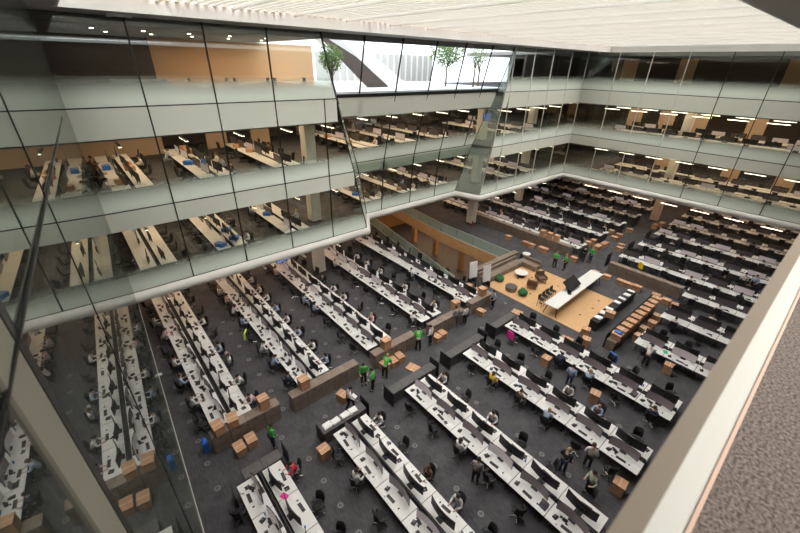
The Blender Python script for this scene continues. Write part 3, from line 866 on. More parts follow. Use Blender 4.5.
for lv, (nm, z, y0) in {1: ('first gallery', Z1 + .02, 25.2), 2: ('second gallery', Z2 + .02, 25.6)}.items():
    for j, xc in enumerate([2.0, 6.5, 11.3]):
        row('gallery', xc, y0, 1, 6, z=z, lod=2, name='%s row %s from glass wall' % (nm, ORD[j]))
    for j, xc in enumerate([20.2, 24.8, 29.4]):
        row('gallery', xc, y0 + 2.4, 1, 7, z=z, lod=2, name='%s row %s behind recess' % (nm, ORD[j]))
    for j, xc in enumerate([38.2, 42.8]):
        row('gallery', xc, y0, 1, 6, z=z, lod=2, name='%s row %s near corner' % (nm, ORD[j]))
    for j, xc in enumerate([51.9, 56.4]):
        row('gallery', xc, 20.5, -1, 12, z=z, lod=2, name='%s row %s behind right facade' % (nm, ORD[j]))

# people on known places: torso positions in metres -> nearest place
KNOWN = {
 'cloth_white': [(1.0, 22.59), (4.06, 24.52), (3.88, 19.83, 'hands_up'), (3.63, 17.79), (6.1, 25.62), (8.64, 27.96), (8.52, 26.44), (8.53, 24.9), (8.44, 21.65), (8.23, 17.66), (12.87, 22.64), (12.97, 21.07), (15.39, 16.45), (18.26, 27.21), (18.03, 25.26), (17.95, 23.8), (17.57, 19.14), (17.61, 16.4), (20.1, 16.67), (5.65, 9.34), (8.07, 10.62), (7.88, 5.66), (10.19, 7.24), (12.42, 10.5), (12.66, 7.3), (17.03, 5.33), (29.9, 3.75), (34.6, 2.32), (32.4, 1.9)],
 'cloth_blue': [(1.1, 21.0), (3.63, 21.6), (5.9, 22.89), (6.0, 17.9), (8.66, 23.26), (8.36, 19.3), (10.7, 23.29), (10.5, 21.53), (15.05, 5.61), (17.33, 3.68), (19.6, 6.07)],
 'cloth_pink': [(1.1, 24.55), (5.77, 27.4), (12.63, 17.42)],
 'cloth_red': [(3.22, 10.9)],
 'cloth_navy': [(5.67, 16.04), (19.7, 2.37), (19.7, 7.8)],
 'cloth_yellow': [(14.9, 9.03)],
 'cloth_brown': [(7.85, 7.5), (15.0, 7.3)],
}
for s in SEATS: s['who'] = None
for colr, L_ in KNOWN.items():
    for t in L_:
        cand = [s for s in SEATS if s['who'] is None and s['z'] == 0]
        best = min(cand, key=lambda s: (s['x'] + (-.62 if s['side'] == 'left' else .62) - t[0]) ** 2 + (s['y'] - t[1]) ** 2)
        best['who'] = (colr, t[2] if len(t) > 2 else None)
rnd = random.Random(11)
COLS = ['cloth_white'] * 7 + ['cloth_blue'] * 3 + ['cloth_pink', 'cloth_navy', 'cloth_grey', 'cloth_black', 'cloth_brown']
for s in SEATS:
    if s['who'] is None:
        p = {'front': .0, 'back': .14, 'right': .62, 'far': .62, 'gallery': .2}[s['region']]
        if rnd.random() < p: s['who'] = (rnd.choice(COLS), None)
CN = {'cloth_white': 'white', 'cloth_blue': 'light blue', 'cloth_pink': 'pink', 'cloth_navy': 'navy', 'cloth_grey': 'grey', 'cloth_black': 'black', 'cloth_red': 'red', 'cloth_yellow': 'mustard', 'cloth_brown': 'brown', 'cloth_green': 'bright green', 'cloth_pale_green': 'pale green'}
SEATS.sort(key=lambda s: s['d'])
LIMIT = 290
rest = {'desk': MB(), 'monitor': MB(), 'office_chair': MB()}
count = {'desk': 0, 'monitor': 0, 'office_chair': 0, 'person': 0, 'keyboard': 0, 'paper': 0, 'desk_phone': 0}
def place_label(s):
    return '%s side of the %s, %s place in' % (s['side'], s['name_row'], ORD[s['i']])
for s in SEATS:
    x, y, z, rz = s['x'], s['y'], s['z'], s['rz']
    sg = 1 if rz == 0 else -1           # direction the user faces along x
    where = '%s, %s side, %s place' % (s['row'], s['side'], ORD[s['i']])
    lod = s['lod']
    if lod == 0 and s['d'] > 34: lod = 1
    jr = rnd.uniform
    # desk
    if count['desk'] < LIMIT:
        count['desk'] += 1
        d = link('office_desk', M_top if lod < 2 else M_topf, None, (x, y, z), rz)
        tag(d, 'white desk, ' + where, 'desk', 'white bench desks')
        if lod < 2:
            a = link('leg', M_leg, d, (0, PW / 2 - .12, 0)); b_ = link('leg', M_leg, d, (0, -PW / 2 + .12, 0))
            if sg < 0: link('divider', M_div, d)
            if lod == 0 and sg > 0: link('cable_tray', M_tray, d)
    else:
        rest['desk'].box((x, y, z + .725), (.88, PW - .03, .03), 'white_top'); rest['desk'].box((x, y - PW / 2 + .1, z + .355), (.6, .05, .70), 'dark_metal')
    # monitor
    mxp = x + sg * .27
    if lod == 2 and rnd.random() < .25: pass
    elif count['monitor'] < LIMIT:
        count['monitor'] += 1
        rr = rz + jr(-.06, .06)
        if lod == 0:
            m = link('monitor', M_mon, None, (mxp, y + jr(-.06, .06), z + 1.112), rr)
            q = link('screen', M_scr, m); link('stand', M_stand, m)
            if rnd.random() < .2: setmat(q, 'screen_pale')
        else:
            m = link('monitor', M_monpale if rnd.random() < .4 else M_monfar, None, (mxp - sg * jr(0, .12), y + jr(-.1, .1), z + 1.112), rr + jr(-.12, .12))
        tag(m, 'wide black monitor, ' + where, 'monitor', 'wide black monitors')
    else:
        rest['monitor'].box((mxp, y, z + 1.11), (.04, 1.28, .46), 'black'); rest['monitor'].box((mxp - sg * .022, y, z + 1.11), (.006, 1.24, .42), 'screen_pale' if rnd.random() < .45 else 'screen_dim')
        rest['monitor'].box((mxp + sg * .03, y, z + .85), (.03, .05, .22), 'dark_metal')
    # chair
    out = .72 + jr(-.04, .12)
    cx_ = x - sg * out; cy_ = y + jr(-.18, .18); cr = rz + (jr(-.9, .9) if not s['who'] else jr(-.2, .2))
    if not s['who']: cx_ -= sg * jr(0, .12)
    s['cpos'] = (cx_, cy_, cr)
    if lod == 2 and rnd.random() < .3: pass
    elif count['office_chair'] < LIMIT:
        count['office_chair'] += 1
        if lod == 0:
            c = thing('office_chair', 'black swivel chair, ' + where, 'chair', (cx_, cy_, z), cr, 'black swivel chairs')
            link('seat', CH[0], c); link('backrest', CH[1], c); link('base', CH[2], c); link('armrest', CH[3][0], c); link('armrest', CH[3][1], c)
            s['chair'] = c
        else:
            c = link('office_chair', M_chfar, None, (cx_, cy_, z), cr); tag(c, 'black swivel chair, ' + where, 'chair', 'black swivel chairs')
    else:
        rest['office_chair'].box((cx_, cy_, z + .45), (.48, .48, .10), 'black_fabric'); rest['office_chair'].box((cx_ - sg * .26, cy_, z + .78), (.07, .44, .5), 'black_fabric')
        rest['office_chair'].box((cx_, cy_, z + .2), (.08, .08, .4), 'dark_metal')
    # person
    if s['who'] and count['person'] < 285:
        count['person'] += 1
        ps = s['who'][1] or rnd.choice(['seated', 'leaning', 'seated'])
        lg = rnd.random() < .3
        hr = rnd.choice(['hair_dark'] * 4 + ['hair_brown'] * 3 + ['hair_fair'])
        verb = 'stretching' if ps == 'hands_up' else 'seated'
        person(ps, (cx_ - math.cos(cr) * .06, cy_ - math.sin(cr) * .06, z - .03), cr, s['who'][0], 'person in %s %s, %s' % (CN[s['who'][0]].split()[-1], verb, where), rnd.choice(['cloth_black', 'cloth_navy', 'cloth_grey']), hr, lg, 'skin_dark' if rnd.random() < .15 else 'skin', detail=s['d'] < 33)
    # small things on the desk
    dz = z + .741
    if lod == 0:
        link_k = link('keyboard', M_key, None, (x - sg * .20, y + jr(-.1, .1), dz), rz + jr(-.15, .15)); tag(link_k, 'dark keyboard, ' + where, 'keyboard', 'dark keyboards')
        o = link('mouse', M_mouse, None, (x - sg * .20, y + sg * -.42, dz), rz); tag(o, 'black mouse, ' + where, 'mouse', 'black computer mice')
        if rnd.random() < .8:
            o = link('desk_phone', M_phone, None, (x - sg * jr(.05, .18), y + sg * jr(.50, .66), dz), rz + jr(-.4, .4)); tag(o, 'black desk phone, ' + where, 'phone', 'black desk phones')
        r_ = rnd.random()
        if r_ < .5:
            o = link('paper', M_paper, None, (x - sg * jr(.02, .2), y - sg * jr(.60, .68), dz), rz + jr(-.5, .5)); tag(o, 'loose white papers, ' + where, 'papers', 'papers on desks')
        elif r_ < .62:
            o = link('laptop', M_laptop, None, (x - sg * .12, y - sg * .64, dz), rz + jr(-.3, .3)); tag(o, 'small dark laptop, ' + where, 'laptop', 'laptops on desks')
        if rnd.random() < .7:
            o = link('docking_station', M_dock, None, (x + sg * jr(.0, .1), y + sg * jr(.18, .42), dz), rz + jr(-.7, .7)); tag(o, 'small black docking station, ' + where, 'device', 'docking stations on desks')
        if rnd.random() < .5:
            o = link('notepad', M_pad, None, (x - sg * jr(.22, .32), y - sg * jr(.38, .55), dz), rz + jr(-.7, .7)); tag(o, 'small notepad and pen, ' + where, 'notepad', 'notepads on desks')
            if rnd.random() < .4: setmat(o, 'key_grey')
        if rnd.random() < .25:
            o = link('cup', M_cup, None, (x - sg * .33, y + sg * jr(.3, .42), dz), 0); tag(o, 'white paper cup, ' + where, 'cup', 'cups on desks')
        elif rnd.random() < .12:
            o = link('bottle', M_bottle, None, (x + sg * .05, y + sg * .74, dz), 0); tag(o, 'blue drinks bottle, ' + where, 'bottle', 'bottles on desks')
    elif lod == 1:
      for q in range(2):
        if rnd.random() < (.25 if not q else .35): continue
        if q:
            count['paper'] += 1
            if count['paper'] > 175: continue
        o = link('paper' if q else 'docking_station', M_paper if q else M_dock, None, (x - sg * jr(.15, .3), y + (jr(.1, .6) if q else jr(-.6, -.1)), dz), rz + jr(-.5, .5)); tag(o, ('loose white papers, ' if q else 'small black docking station, ') + where, 'papers' if q else 'device', 'papers on desks' if q else 'docking stations on desks')
for s in SEATS:
    if s['lod'] == 2 and rnd.random() < .45 and s['d'] < 42:
        kk = rnd.choice(['paper', 'box', 'blue'])
        p = (s['x'] + rnd.uniform(-.15, .15), s['y'] + rnd.uniform(-.5, .5), s['z'] + .741)
        lb = '%s, %s side, %s place' % (s['row'], s['side'], ORD[s['i']])
        if kk == 'paper': tag(link('paper', M_paper, None, p, rnd.random()), 'papers in heap, ' + lb, 'papers', 'papers on gallery desks')
        elif kk == 'box': tag(link('parcel', M_parcel, None, p, rnd.random()), 'small brown parcel, ' + lb, 'box', 'parcels on gallery desks')
        else: tag(link('crate', M_crate, None, p, rnd.random()), 'blue crate, ' + lb, 'crate', 'blue crates on gallery desks')
for k_, lab in (('desk', 'the most distant white desks, deep in the far corner and galleries'), ('monitor', 'the most distant black monitors, deep in the far corner and galleries'), ('office_chair', 'the most distant black chairs, deep in the far corner and galleries')):
    if rest[k_].v:
        o = rest[k_].build(k_); tag(o, lab, {'desk': 'desk', 'monitor': 'monitor', 'office_chair': 'chair'}[k_], kind='stuff')
print('COUNTS', count, len(SEATS))

# ------------------------------------------------------------------ low cabinets, partitions
def cab_meshes(m, w_=.84, d_=.55, h=.80):
    b = MB(); b.box((0, 0, h / 2), (w_, d_, h), m); b.box((0, 0, h - .012), (w_ + .01, d_ + .02, .025), m)
    body = b.mesh('cabinet')
    dr = MB(); dr.box((0, -d_ / 2 - .008, h * .72), (w_ - .03, .018, h * .44), m); up = dr.mesh('drawer')
    dr = MB(); dr.box((0, -d_ / 2 - .008, h * .26), (w_ - .03, .018, h * .44), m); lo_ = dr.mesh('drawer')
    hd = MB(); hd.box((0, -d_ / 2 - .025, h * .88), (.16, .018, .02), 'dark_metal'); hm = hd.mesh('handle')
    return body, up, lo_, hm
CAB = {'taupe': cab_meshes('taupe', h=1.08), 'shelf': cab_meshes('taupe'), 'grey': cab_meshes('grey_laminate'), 'black': cab_meshes('black')}
def cabinets(kind, x, y, n, ax, label, rz=0, z=0):
    for i in range(n):
        px, py = (x + i * .86, y) if ax == 'x' else (x, y + i * .86)
        bd, u, l, h = CAB[kind]
        c = link('cabinet', bd, None, (px, py, z), rz)
        tag(c, '%s, %s unit from the %s' % (label, ORD[i] if i < 15 else 'far', 'left' if ax == 'x' else 'near end'), 'cabinet', label)
        a = link('drawer', u, c); link('handle', h, a); link('drawer', l, c)
RN = ['by glass wall', 'second from glass wall', 'third from glass wall', 'fourth from glass wall', 'beside floor opening']
for j, (x0, n, y) in enumerate([(1.45, 4, 14.95), (5.55, 5, 14.85), (11.0, 4, 14.75), (15.8, 4, 14.65), (20.2, 3, 14.8)]):
    cabinets('taupe', x0, y, n, 'x', 'taupe cabinet, back row ' + RN[j])
FN = ['by glass wall', 'second from glass wall', 'third from glass wall', 'fourth from glass wall', 'before timber platform']
for j, (x0, n, y) in enumerate([(2.0, 2, 12.2), (5.85, 3, 12.05), (10.1, 4, 11.9), (14.7, 4, 11.9), (19.4, 3, 12.0)]):
    cabinets('grey', x0, y, n, 'x', 'dark cabinet, front row ' + FN[j])
def panel(x, y, sx, sy, h, label, m='black', z=0):
    p = thing('partition_panel', label, 'partition', (x, y, z), 0, 'black end partitions')
    q = MB(); q.box((0, 0, h / 2 + .02), (sx, sy, h - .04), m); q.build('screen_panel', p)
    q = MB(); q.box((0, 0, .012), (max(sx, .1) if sx < sy else sx, max(sy, .1) if sy < sx else sy, .024), 'dark_metal'); q.build('foot', p)
for (x, y, sx, sy, h, lb) in [
    (.98, 11.6, .04, .8, .98, 'black partition left of front row by glass wall'), (3.55, 12.2, .04, .7, 1.1, 'black partition right of front row by glass wall'),
    (5.36, 12.05, .04, .8, .95, 'black partition left of front row second from glass wall'), (8.1, 12.1, .04, .8, 1.15, 'black partition right of front row second from glass wall'),
    (9.6, 11.9, .04, .9, 1.0, 'black partition left of front row third from glass wall'), (13.2, 11.9, .04, .8, 1.15, 'black partition right of front row third from glass wall'),
    (14.2, 11.9, .04, .9, 1.0, 'black partition left of front row fourth from glass wall'), (17.8, 11.9, .04, .8, 1.15, 'black partition right of front row fourth from glass wall'),
    (18.9, 12.0, .04, .9, 1.0, 'black partition left of row before timber platform'),
    (36.6, 14.1, 1.7, .05, 1.2, 'black partition closing nearest far corner row'), (41.2, 14.3, 1.3, .05, 1.3, 'black partition closing second far corner row'), (46.0, 14.3, 1.3, .05, 1.3, 'black partition closing third far corner row'), (50.4, 14.3, 1.3, .05, 1.3, 'black partition closing fourth far corner row'),
    (37.0, 11.75, .9, .05, 1.3, 'black partition at the head of right block first row'), (42.2, 11.7, 1.6, .05, 1.1, 'black partition at the head of right block second row'), (47.0, 11.7, 1.6, .05, 1.1, 'black partition at the head of right block third row')]:
    panel(x, y, sx, sy, h, lb)
cabinets('taupe', 35.9, 15.4, 15, 'y', 'taupe cabinet in the run before the far corner', rz=-PI / 2)
cabinets('taupe', 35.7, 5.5, 7, 'y', 'taupe cabinet in the run before right block', rz=-PI / 2)
# dark cabinets deep in the right gallery, cardboard coloured tops
for k in range(3):
    for i in range(9):
        x = 64.0 + k * 1.5; y = 1.0 + i * 1.35 + k * .4
        if seen((x, y, 1)): box(x, y, 0, 'brown box in the %s line beneath the right gallery, %s from the ledge' % (('front', 'middle', 'rear')[k], ORD[i]), 't', group='boxes beneath the right gallery')

# ------------------------------------------------------------------ boxes
GB = 'cardboard archive boxes on the office floor'
for n_, (x, y, z, kd, rz, lb) in enumerate([
    (1.45, 14.95, 1.09, 's', .1, 'cardboard box on the cabinets by the glass wall, left of three'), (2.15, 14.95, 1.09, 's', -.1, 'cardboard box on the cabinets by the glass wall, middle of three'), (3.75, 15.0, 1.09, 't', .05, 'tall cardboard box on the cabinets by the glass wall, right of three'),
    (2.0, 14.05, 0, 's', .05, 'cardboard box on carpet by the glass wall cabinets, left of pair'), (2.6, 14.15, 0, 's', 0, 'cardboard box on carpet by the glass wall cabinets, right of pair'),
    (6.0, 14.9, 1.09, 't', .05, 'tall cardboard box on the second run of taupe cabinets'), (7.7, 13.7, 0, 's', .3, 'lone cardboard box on carpet before the second taupe cabinets'),
    (5.05, 11.2, 0, 't', .05, 'cardboard box beside the second front row'),
    (11.1, 14.15, 0, 's', .1, 'cardboard box near the green shirts, left of three'), (11.7, 14.1, 0, 's', 0, 'cardboard box near the green shirts, middle of three'), (12.3, 14.15, 0, 's', -.05, 'cardboard box near the green shirts, right of three'),
    (11.6, 14.7, 1.09, 't', 0, 'tall cardboard box on the third run of taupe cabinets'), (12.5, 13.05, 0, 'f', .3, 'flattened cardboard box lying on carpet near the green shirts'),
    (15.6, 14.05, 0, 's', .1, 'cardboard box before the fourth taupe cabinets, left of pair'), (16.2, 14.1, 0, 's', 0, 'cardboard box before the fourth taupe cabinets, right of pair'),
    (18.3, 14.9, 1.09, 't', 0, 'tall cardboard box on the fourth run of taupe cabinets'), (20.5, 14.1, 0, 's', .1, 'cardboard box on carpet before the fifth taupe cabinets'), (21.4, 14.9, 1.09, 't', 0, 'tall cardboard box at the end of the fifth taupe cabinets'),
    (22.4, 16.1, .0, 't', 0, 'tall cardboard box beside floor opening row, near of pair'), (22.4, 17.0, 0, 't', 0, 'tall cardboard box beside floor opening row, far of pair'),
    (22.1, 25.75, 0, 't', .1, 'cardboard box behind floor opening row, nearest of three'), (22.1, 27.4, 0, 't', 0, 'cardboard box behind floor opening row, middle of three'), (22.2, 29.8, 0, 't', .1, 'cardboard box behind floor opening row, farthest of three'),
    (34.4, 21.5, 0, 's', .1, 'cardboard box by the long taupe cabinets, farthest out'), (34.5, 19.4, 0, 's', 0, 'cardboard box by the long taupe cabinets, far one of a pair'), (34.5, 18.6, 0, 's', .1, 'cardboard box by the long taupe cabinets, near one of a pair'),
    (34.6, 17.3, 0, 'l', 0, 'long cardboard box by the long taupe cabinets'),
    (35.9, 18.4, 1.09, 't', 0, 'cardboard box on the long taupe cabinets, far one'), (35.9, 17.6, 1.09, 't', .05, 'cardboard box on the long taupe cabinets, middle one'), (35.9, 16.8, 1.09, 't', 0, 'cardboard box on the long taupe cabinets, near one'),
    (35.1, 14.2, 0, 's', 0, 'cardboard box beside the pair of green shirts'),
    (39.8, 14.0, 0, 'l', PI / 2, 'long cardboard box before the second far corner row, left'), (41.1, 13.9, 0, 'l', PI / 2, 'long cardboard box before the second far corner row, right'),
    (39.6, 15.0, .0, 't', .1, 'tall cardboard box at the head of the nearest far corner row'), (40.6, 14.9, 0, 't', 0, 'tall cardboard box between first and second far corner rows'),
    (43.8, 14.0, 0, 's', 0, 'cardboard box before the third far corner row, left'), (45.1, 14.0, 0, 's', .1, 'cardboard box before the third far corner row, right'), (45.0, 14.9, 0, 't', 0, 'tall cardboard box at the head of the third far corner row'), (47.7, 13.9, 0, 's', .1, 'cardboard box before the fourth far corner row'),
    (41.3, 12.4, 0, 's', 0, 'cardboard box across the aisle from the green shirt, left'), (42.3, 12.6, 0, 's', .1, 'cardboard box across the aisle from the green shirt, right'),
    (51.7, 12.5, 0, 'l', PI / 2, 'long cardboard box near the far gallery column, left'), (53.0, 12.2, 0, 'l', PI / 2, 'long cardboard box near the far gallery column, right'),
    (33.9, 11.5, 0, 's', 0, 'cardboard box beyond the white table, far of pair'), (34.0, 10.5, 0, 's', .1, 'cardboard box beyond the white table, near of pair'),
    (34.1, 9.3, 0, 's', 0, 'cardboard box in a line by the right cabinets, first of three'), (34.1, 8.65, 0, 's', .05, 'cardboard box in a line by the right cabinets, second of three'), (34.2, 7.95, 0, 's', -.05, 'cardboard box in a line by the right cabinets, third of three'),
    (34.0, 6.4, 0, 's', .1, 'cardboard box past the box shelf, far of three'), (33.8, 5.55, 0, 's', 0, 'cardboard box past the box shelf, middle of three'), (33.6, 4.8, 0, 's', .05, 'cardboard box past the box shelf, near of three'),
    (24.4, 7.75, 0, 't', .2, 'cardboard box at the near corner of the timber platform'), (23.3, 7.2, 0, 't', .25, 'open cardboard box with yellow paper near the timber platform'),
    (23.0, 12.5, 0, 'f', .2, 'flat cardboard lid on carpet left of the platform'), (22.95, 8.3, 0, 'f', .2, 'flat cardboard lid on carpet near the platform corner'),
    (18.9, 4.5, 0, 't', .2, 'cardboard box between the two right front rows'), (24.9, 2.6, 0, 't', .1, 'cardboard box under the first short row'), (19.4, 7.9, 0, 't', .1, 'cardboard box under the row before the platform'), (14.5, 1.3, 0, 't', .1, 'cardboard box by the ledge near the third front row'),
    (26.9, 7.3, .81, 's', .2, 'cardboard box on the black paper counter'),
    ]):
    box(x, y, z, lb, kd, rz, GB)
# run of boxes on low cabinets at the platform
cabinets('shelf', 24.55, 5.95, 9, 'x', 'low taupe cabinet carrying the run of boxes')
panel(28.3, 6.34, 8.2, .04, 1.15, 'long black screen behind the run of boxes')
for i in range(10):
    box(24.6 + i * .80, 5.86, .81, 'cardboard box in the run on low cabinets, %s from the near end' % ORD[i], 's', rnd.uniform(-.12, .12), 'run of boxes on the low cabinets')
for i in range(4):
    box(26.6 + i * 1.25, 5.05 + .1 * (i % 2), 0, 'cardboard box on carpet in front of the box run, %s from left' % ORD[i], 't', rnd.uniform(-.2, .2), 'boxes before the box run')
cabinets('black', 25.9, 7.75, 8, 'x', 'low black cabinet of the paper counter')
for i in range(7):
    k = MB()
    for q in range(3): k.box((rnd.uniform(-.05, .05), rnd.uniform(-.04, .04), .02 + q * .035), (.34, .46, .03), 'paper', rz=rnd.uniform(-.15, .15))
    o = k.build('paper_stack', loc=(26.1 + i * .9 + (.5 if i > 2 else 0), 7.75, .815)); tag(o, 'stack of white papers on the black counter, %s from left' % ORD[i], 'papers', 'paper stacks on the black counter')
for i in range(4):
    k = MB()
    for q in range(4): k.box((rnd.uniform(-.04, .04), rnd.uniform(-.03, .03), .02 + q * .03), (.42, .32, .026), 'paper', rz=rnd.uniform(-.12, .12))
    o = k.build('paper_stack', loc=(5.75 + i * .52, 12.05, .815)); tag(o, 'stack of white trays on the cabinet of the second front row, %s from left' % ORD[i], 'papers', 'paper stacks by the second front row')

# ------------------------------------------------------------------ timber platform and its furniture
pl = MB(); pl.box((27.65, 12.8, .03), (6.5, 9.3, .06), 'wood_floor'); struct('floor_platform', pl)
for i, (x, y) in enumerate([(26.0, 15.3), (27.6, 15.6), (28.8, 14.9), (26.2, 13.4), (27.8, 12.9), (25.6, 12.0), (29.3, 12.6), (26.6, 9.2), (28.3, 9.0), (29.8, 9.2)]):
    k = MB(); k.cyl((x, y, .06), (x, y, .066), .09, 'dark_metal', 10)
    tag(k.build('floor_socket'), 'dark round socket in the timber platform, %s counted from the sofa' % ORD[i], 'socket', 'sockets in the timber platform')
t = thing('long_table', 'long white high table across the timber platform', 'table', (28.65, 10.85, .0), .035)
k = MB(); k.box((0, 0, .96), (8.3, 1.1, .06), 'white_top'); k.build('tabletop', t)
for sx_ in (-1, 1):
    for sy_ in (-1, 1):
        k = MB(); k.cyl((sx_ * 3.75, sy_ * .35, .93), (sx_ * 4.05, sy_ * .52, .03), .045, 'black', 8, .03); k.build('leg', t)
k = MB(); k.box((0, 0, .88), (7.8, .5, .09), 'black'); k.build('frame', t)
for i in range(4):
    for sd in (1,):
        c = thing('bar_stool', 'dark bar stool behind the long white table, %s from the near end' % ORD[i], 'stool', (25.2 + i * .62, 11.85 + i * .03, .06), -PI / 2, 'bar stools at the long white table')
        k = MB(); k.box((0, 0, .68), (.40, .42, .05), 'black'); k.build('seat', c)
        k = MB(); k.box((-.19, 0, .88), (.05, .40, .34), 'dark_metal', ry=-.1); k.build('backrest', c)
        for a_ in (1, -1):
            for b_ in (1, -1):
                k = MB(); k.cyl((a_ * .15, b_ * .16, .66), (a_ * .2, b_ * .2, 0), .018, 'black', 6); k.build('leg', c)
t = thing('display_screen', 'large black display panel standing at the long white table', 'screen', (28.3, 11.1, .99), .035)
k = MB(); k.box((0, 0, .45), (1.9, .07, .95), 'black', rx=-.95); k.build('panel', t)
k = MB(); k.box((0, 0, .15), (.9, .4, .3), 'black'); k.build('base', t)
o = MB(); o.box((0, 0, .02), (1.0, .28, .04), 'black', rz=.5); tag(o.build('control_pad', loc=(27.6, 10.85, .99)), 'black control pad lying on the long white table', 'device')
def sofa(x, y, rz, L_, label):
    s_ = thing('sofa', label, 'sofa', (x, y, .06), rz, 'taupe sofas round the platform corner')
    k = MB(); k.box((0, 0, .2), (L_, .95, .34), 'taupe'); k.build('base', s_)
    n = max(1, round(L_ / 1.0))
    for i in range(n):
        k = MB(); k.box((-L_ / 2 + (i + .5) * L_ / n, -.08, .42), (L_ / n - .03, .74, .12), 'taupe'); k.build('seat_cushion', s_)
    k = MB(); k.box((0, .40, .58), (L_, .18, .45), 'taupe'); k.build('backrest', s_)
k = MB(); k.box((0, 0, .5), (6.4, .5, 1.0), 'taupe'); k.box((0, .0, 1.02), (6.44, .54, .04), 'taupe'); tag(k.build('planter_bench', loc=(27.4, 18.02, .0)), 'taupe back wall bench behind the long sofa', 'bench')
sofa(27.2, 17.2, 0, 5.6, 'long taupe sofa against the head of the floor opening')
sofa(30.4, 16.3, -PI / 2, 2.0, 'short taupe sofa along the right edge of the platform')
def round_table_(x, y, r, h, m, label, z=.06):
    t = thing('coffee_table', label, 'table', (x, y, z))
    k = MB(); k.cyl((0, 0, h - .04), (0, 0, h), r, m, 24); k.build('tabletop', t)
    k = MB(); k.cyl((0, 0, .02), (0, 0, h - .04), .05, 'dark_metal', 8); k.cyl((0, 0, 0), (0, 0, .02), r * .6, 'dark_metal', 16); k.build('base', t)
round_table_(28.2, 15.7, .58, .42, 'white_top', 'round white coffee table before the sofas')
k = MB(); k.cyl((0, 0, 0), (0, 0, .38), .46, 'taupe', 20, .52); k.cyl((0, 0, .38), (0, 0, .42), .52, 'grey_laminate', 20, .48)
tag(k.build('ottoman', loc=(25.4, 14.8, .06)), 'round grey ottoman near the left edge of the platform', 'ottoman')
for (x, y, lb) in ((25.9, 16.4, 'green pouf beside the whiteboards'), (25.5, 13.7, 'green pouf beside the grey ottoman')):
    k = MB(); k.ball((0, 0, .27), .42, 'pouf_green', 14, 9, (1, 1, .66)); k.box((.25, .2, .42), (.3, .3, .1), 'pouf_green', rz=.5)
    tag(k.build('pouf', smooth=True, loc=(x, y, .06)), lb, 'pouf', 'green poufs on the platform')
for (x, y, rz, lb) in ((27.2, 13.9, .4, 'brown lounge chair on the platform, nearer of two'), (28.7, 14.0, -2.2, 'brown lounge chair on the platform, farther of two')):
    c = thing('lounge_chair', lb, 'chair', (x, y, .06), rz, 'brown lounge chairs on the platform')
    k = MB(); k.box((0, 0, .40), (.72, .72, .16), 'cloth_brown'); k.build('seat', c)
    k = MB(); k.box((-.34, 0, .66), (.14, .76, .5), 'cloth_brown', ry=-.15); k.build('backrest', c)
    for s_ in (1, -1):
        k = MB(); k.box((0, s_ * .40, .5), (.7, .1, .3), 'cloth_brown'); k.build('armrest', c)
        for q in (1, -1):
            k = MB(); k.cyl((q * .28, s_ * .3, .34), (q * .33, s_ * .34, 0), .02, 'dark_metal', 6); k.build('leg', c)
k = MB(); k.cyl((0, 0, 0), (0, 0, .5), .6, 'black', 24, .62); k.cyl((0, 0, .5), (0, 0, .53), .40, 'white_top', 24)
tag(k.build('planter_drum', loc=(31.9, 17.6, 0)), 'round black drum with white top beyond the sofa corner', 'drum')
for (x, y, lb) in ((23.75, 17.75, 'white flip whiteboard at the platform corner, left one'), (24.15, 16.6, 'white flip whiteboard at the platform corner, right one')):
    c = thing('whiteboard', lb, 'whiteboard', (x, y, 0), -.25, 'whiteboards at the platform corner')
    k = MB(); k.box((0, 0, 1.35), (.80, .05, 1.5), 'paper', rx=-.12); k.build('board', c)
    k = MB(); k.box((0, .0, .42), (.7, .05, .05), 'dark_metal'); k.box((0, 0, .55), (.05, .04, 1.0), 'dark_metal'); k.box((-.3, 0, .25), (.05, .5, .5), 'dark_metal'); k.box((.3, 0, .25), (.05, .5, .5), 'dark_metal'); k.build('stand', c)
k = MB(); k.box((0, 0, .3), (.9, .6, .55), 'black_fabric'); k.box((0, .25, .7), (.9, .12, .5), 'black_fabric'); tag(k.build('armchair', loc=(23.2, 16.6, 0), rz=.6), 'black armchair below the whiteboards', 'chair')

# balustrades around the opening
def balustrade(p0, p1, n, label):
    b = thing('glass_balustrade', label, 'balustrade', (p0[0], p0[1], 0), 0, 'glass balustrades round the floor opening')
    v = Vector((p1[0] - p0[0], p1[1] - p0[1], 0))
    for i in range(n):
        a = v * (i / n + .004); c = v * ((i + 1) / n - .004)
        k = MB(); k.slab([a, c, c + Vector((0, 0, 1.12)), a + Vector((0, 0, 1.12))], .03, 'balustrade_glass'); k.build('glass_panel', b)
    k = MB(); k.cyl((0, 0, 1.13), v + Vector((0, 0, 1.13)), .025, 'mullion_light', 8); k.build('handrail', b)
    k = MB(); k.slab([Vector((0, 0, 0)), v, v + Vector((0, 0, .10)), Vector((0, 0, .10))], .06, 'mullion_light'); k.build('shoe_rail', b)
balustrade((21.85, 18.2), (25.6, 38), 9, 'pale green glass balustrade along the left edge of the floor opening')
balustrade((29.85, 18.2), (29.85, 27.6), 4, 'pale green glass balustrade on the near half of the timber fascia')
balustrade((29.85, 27.6), (31.0, 38), 5, 'pale green glass balustrade on the far half of the timber fascia')


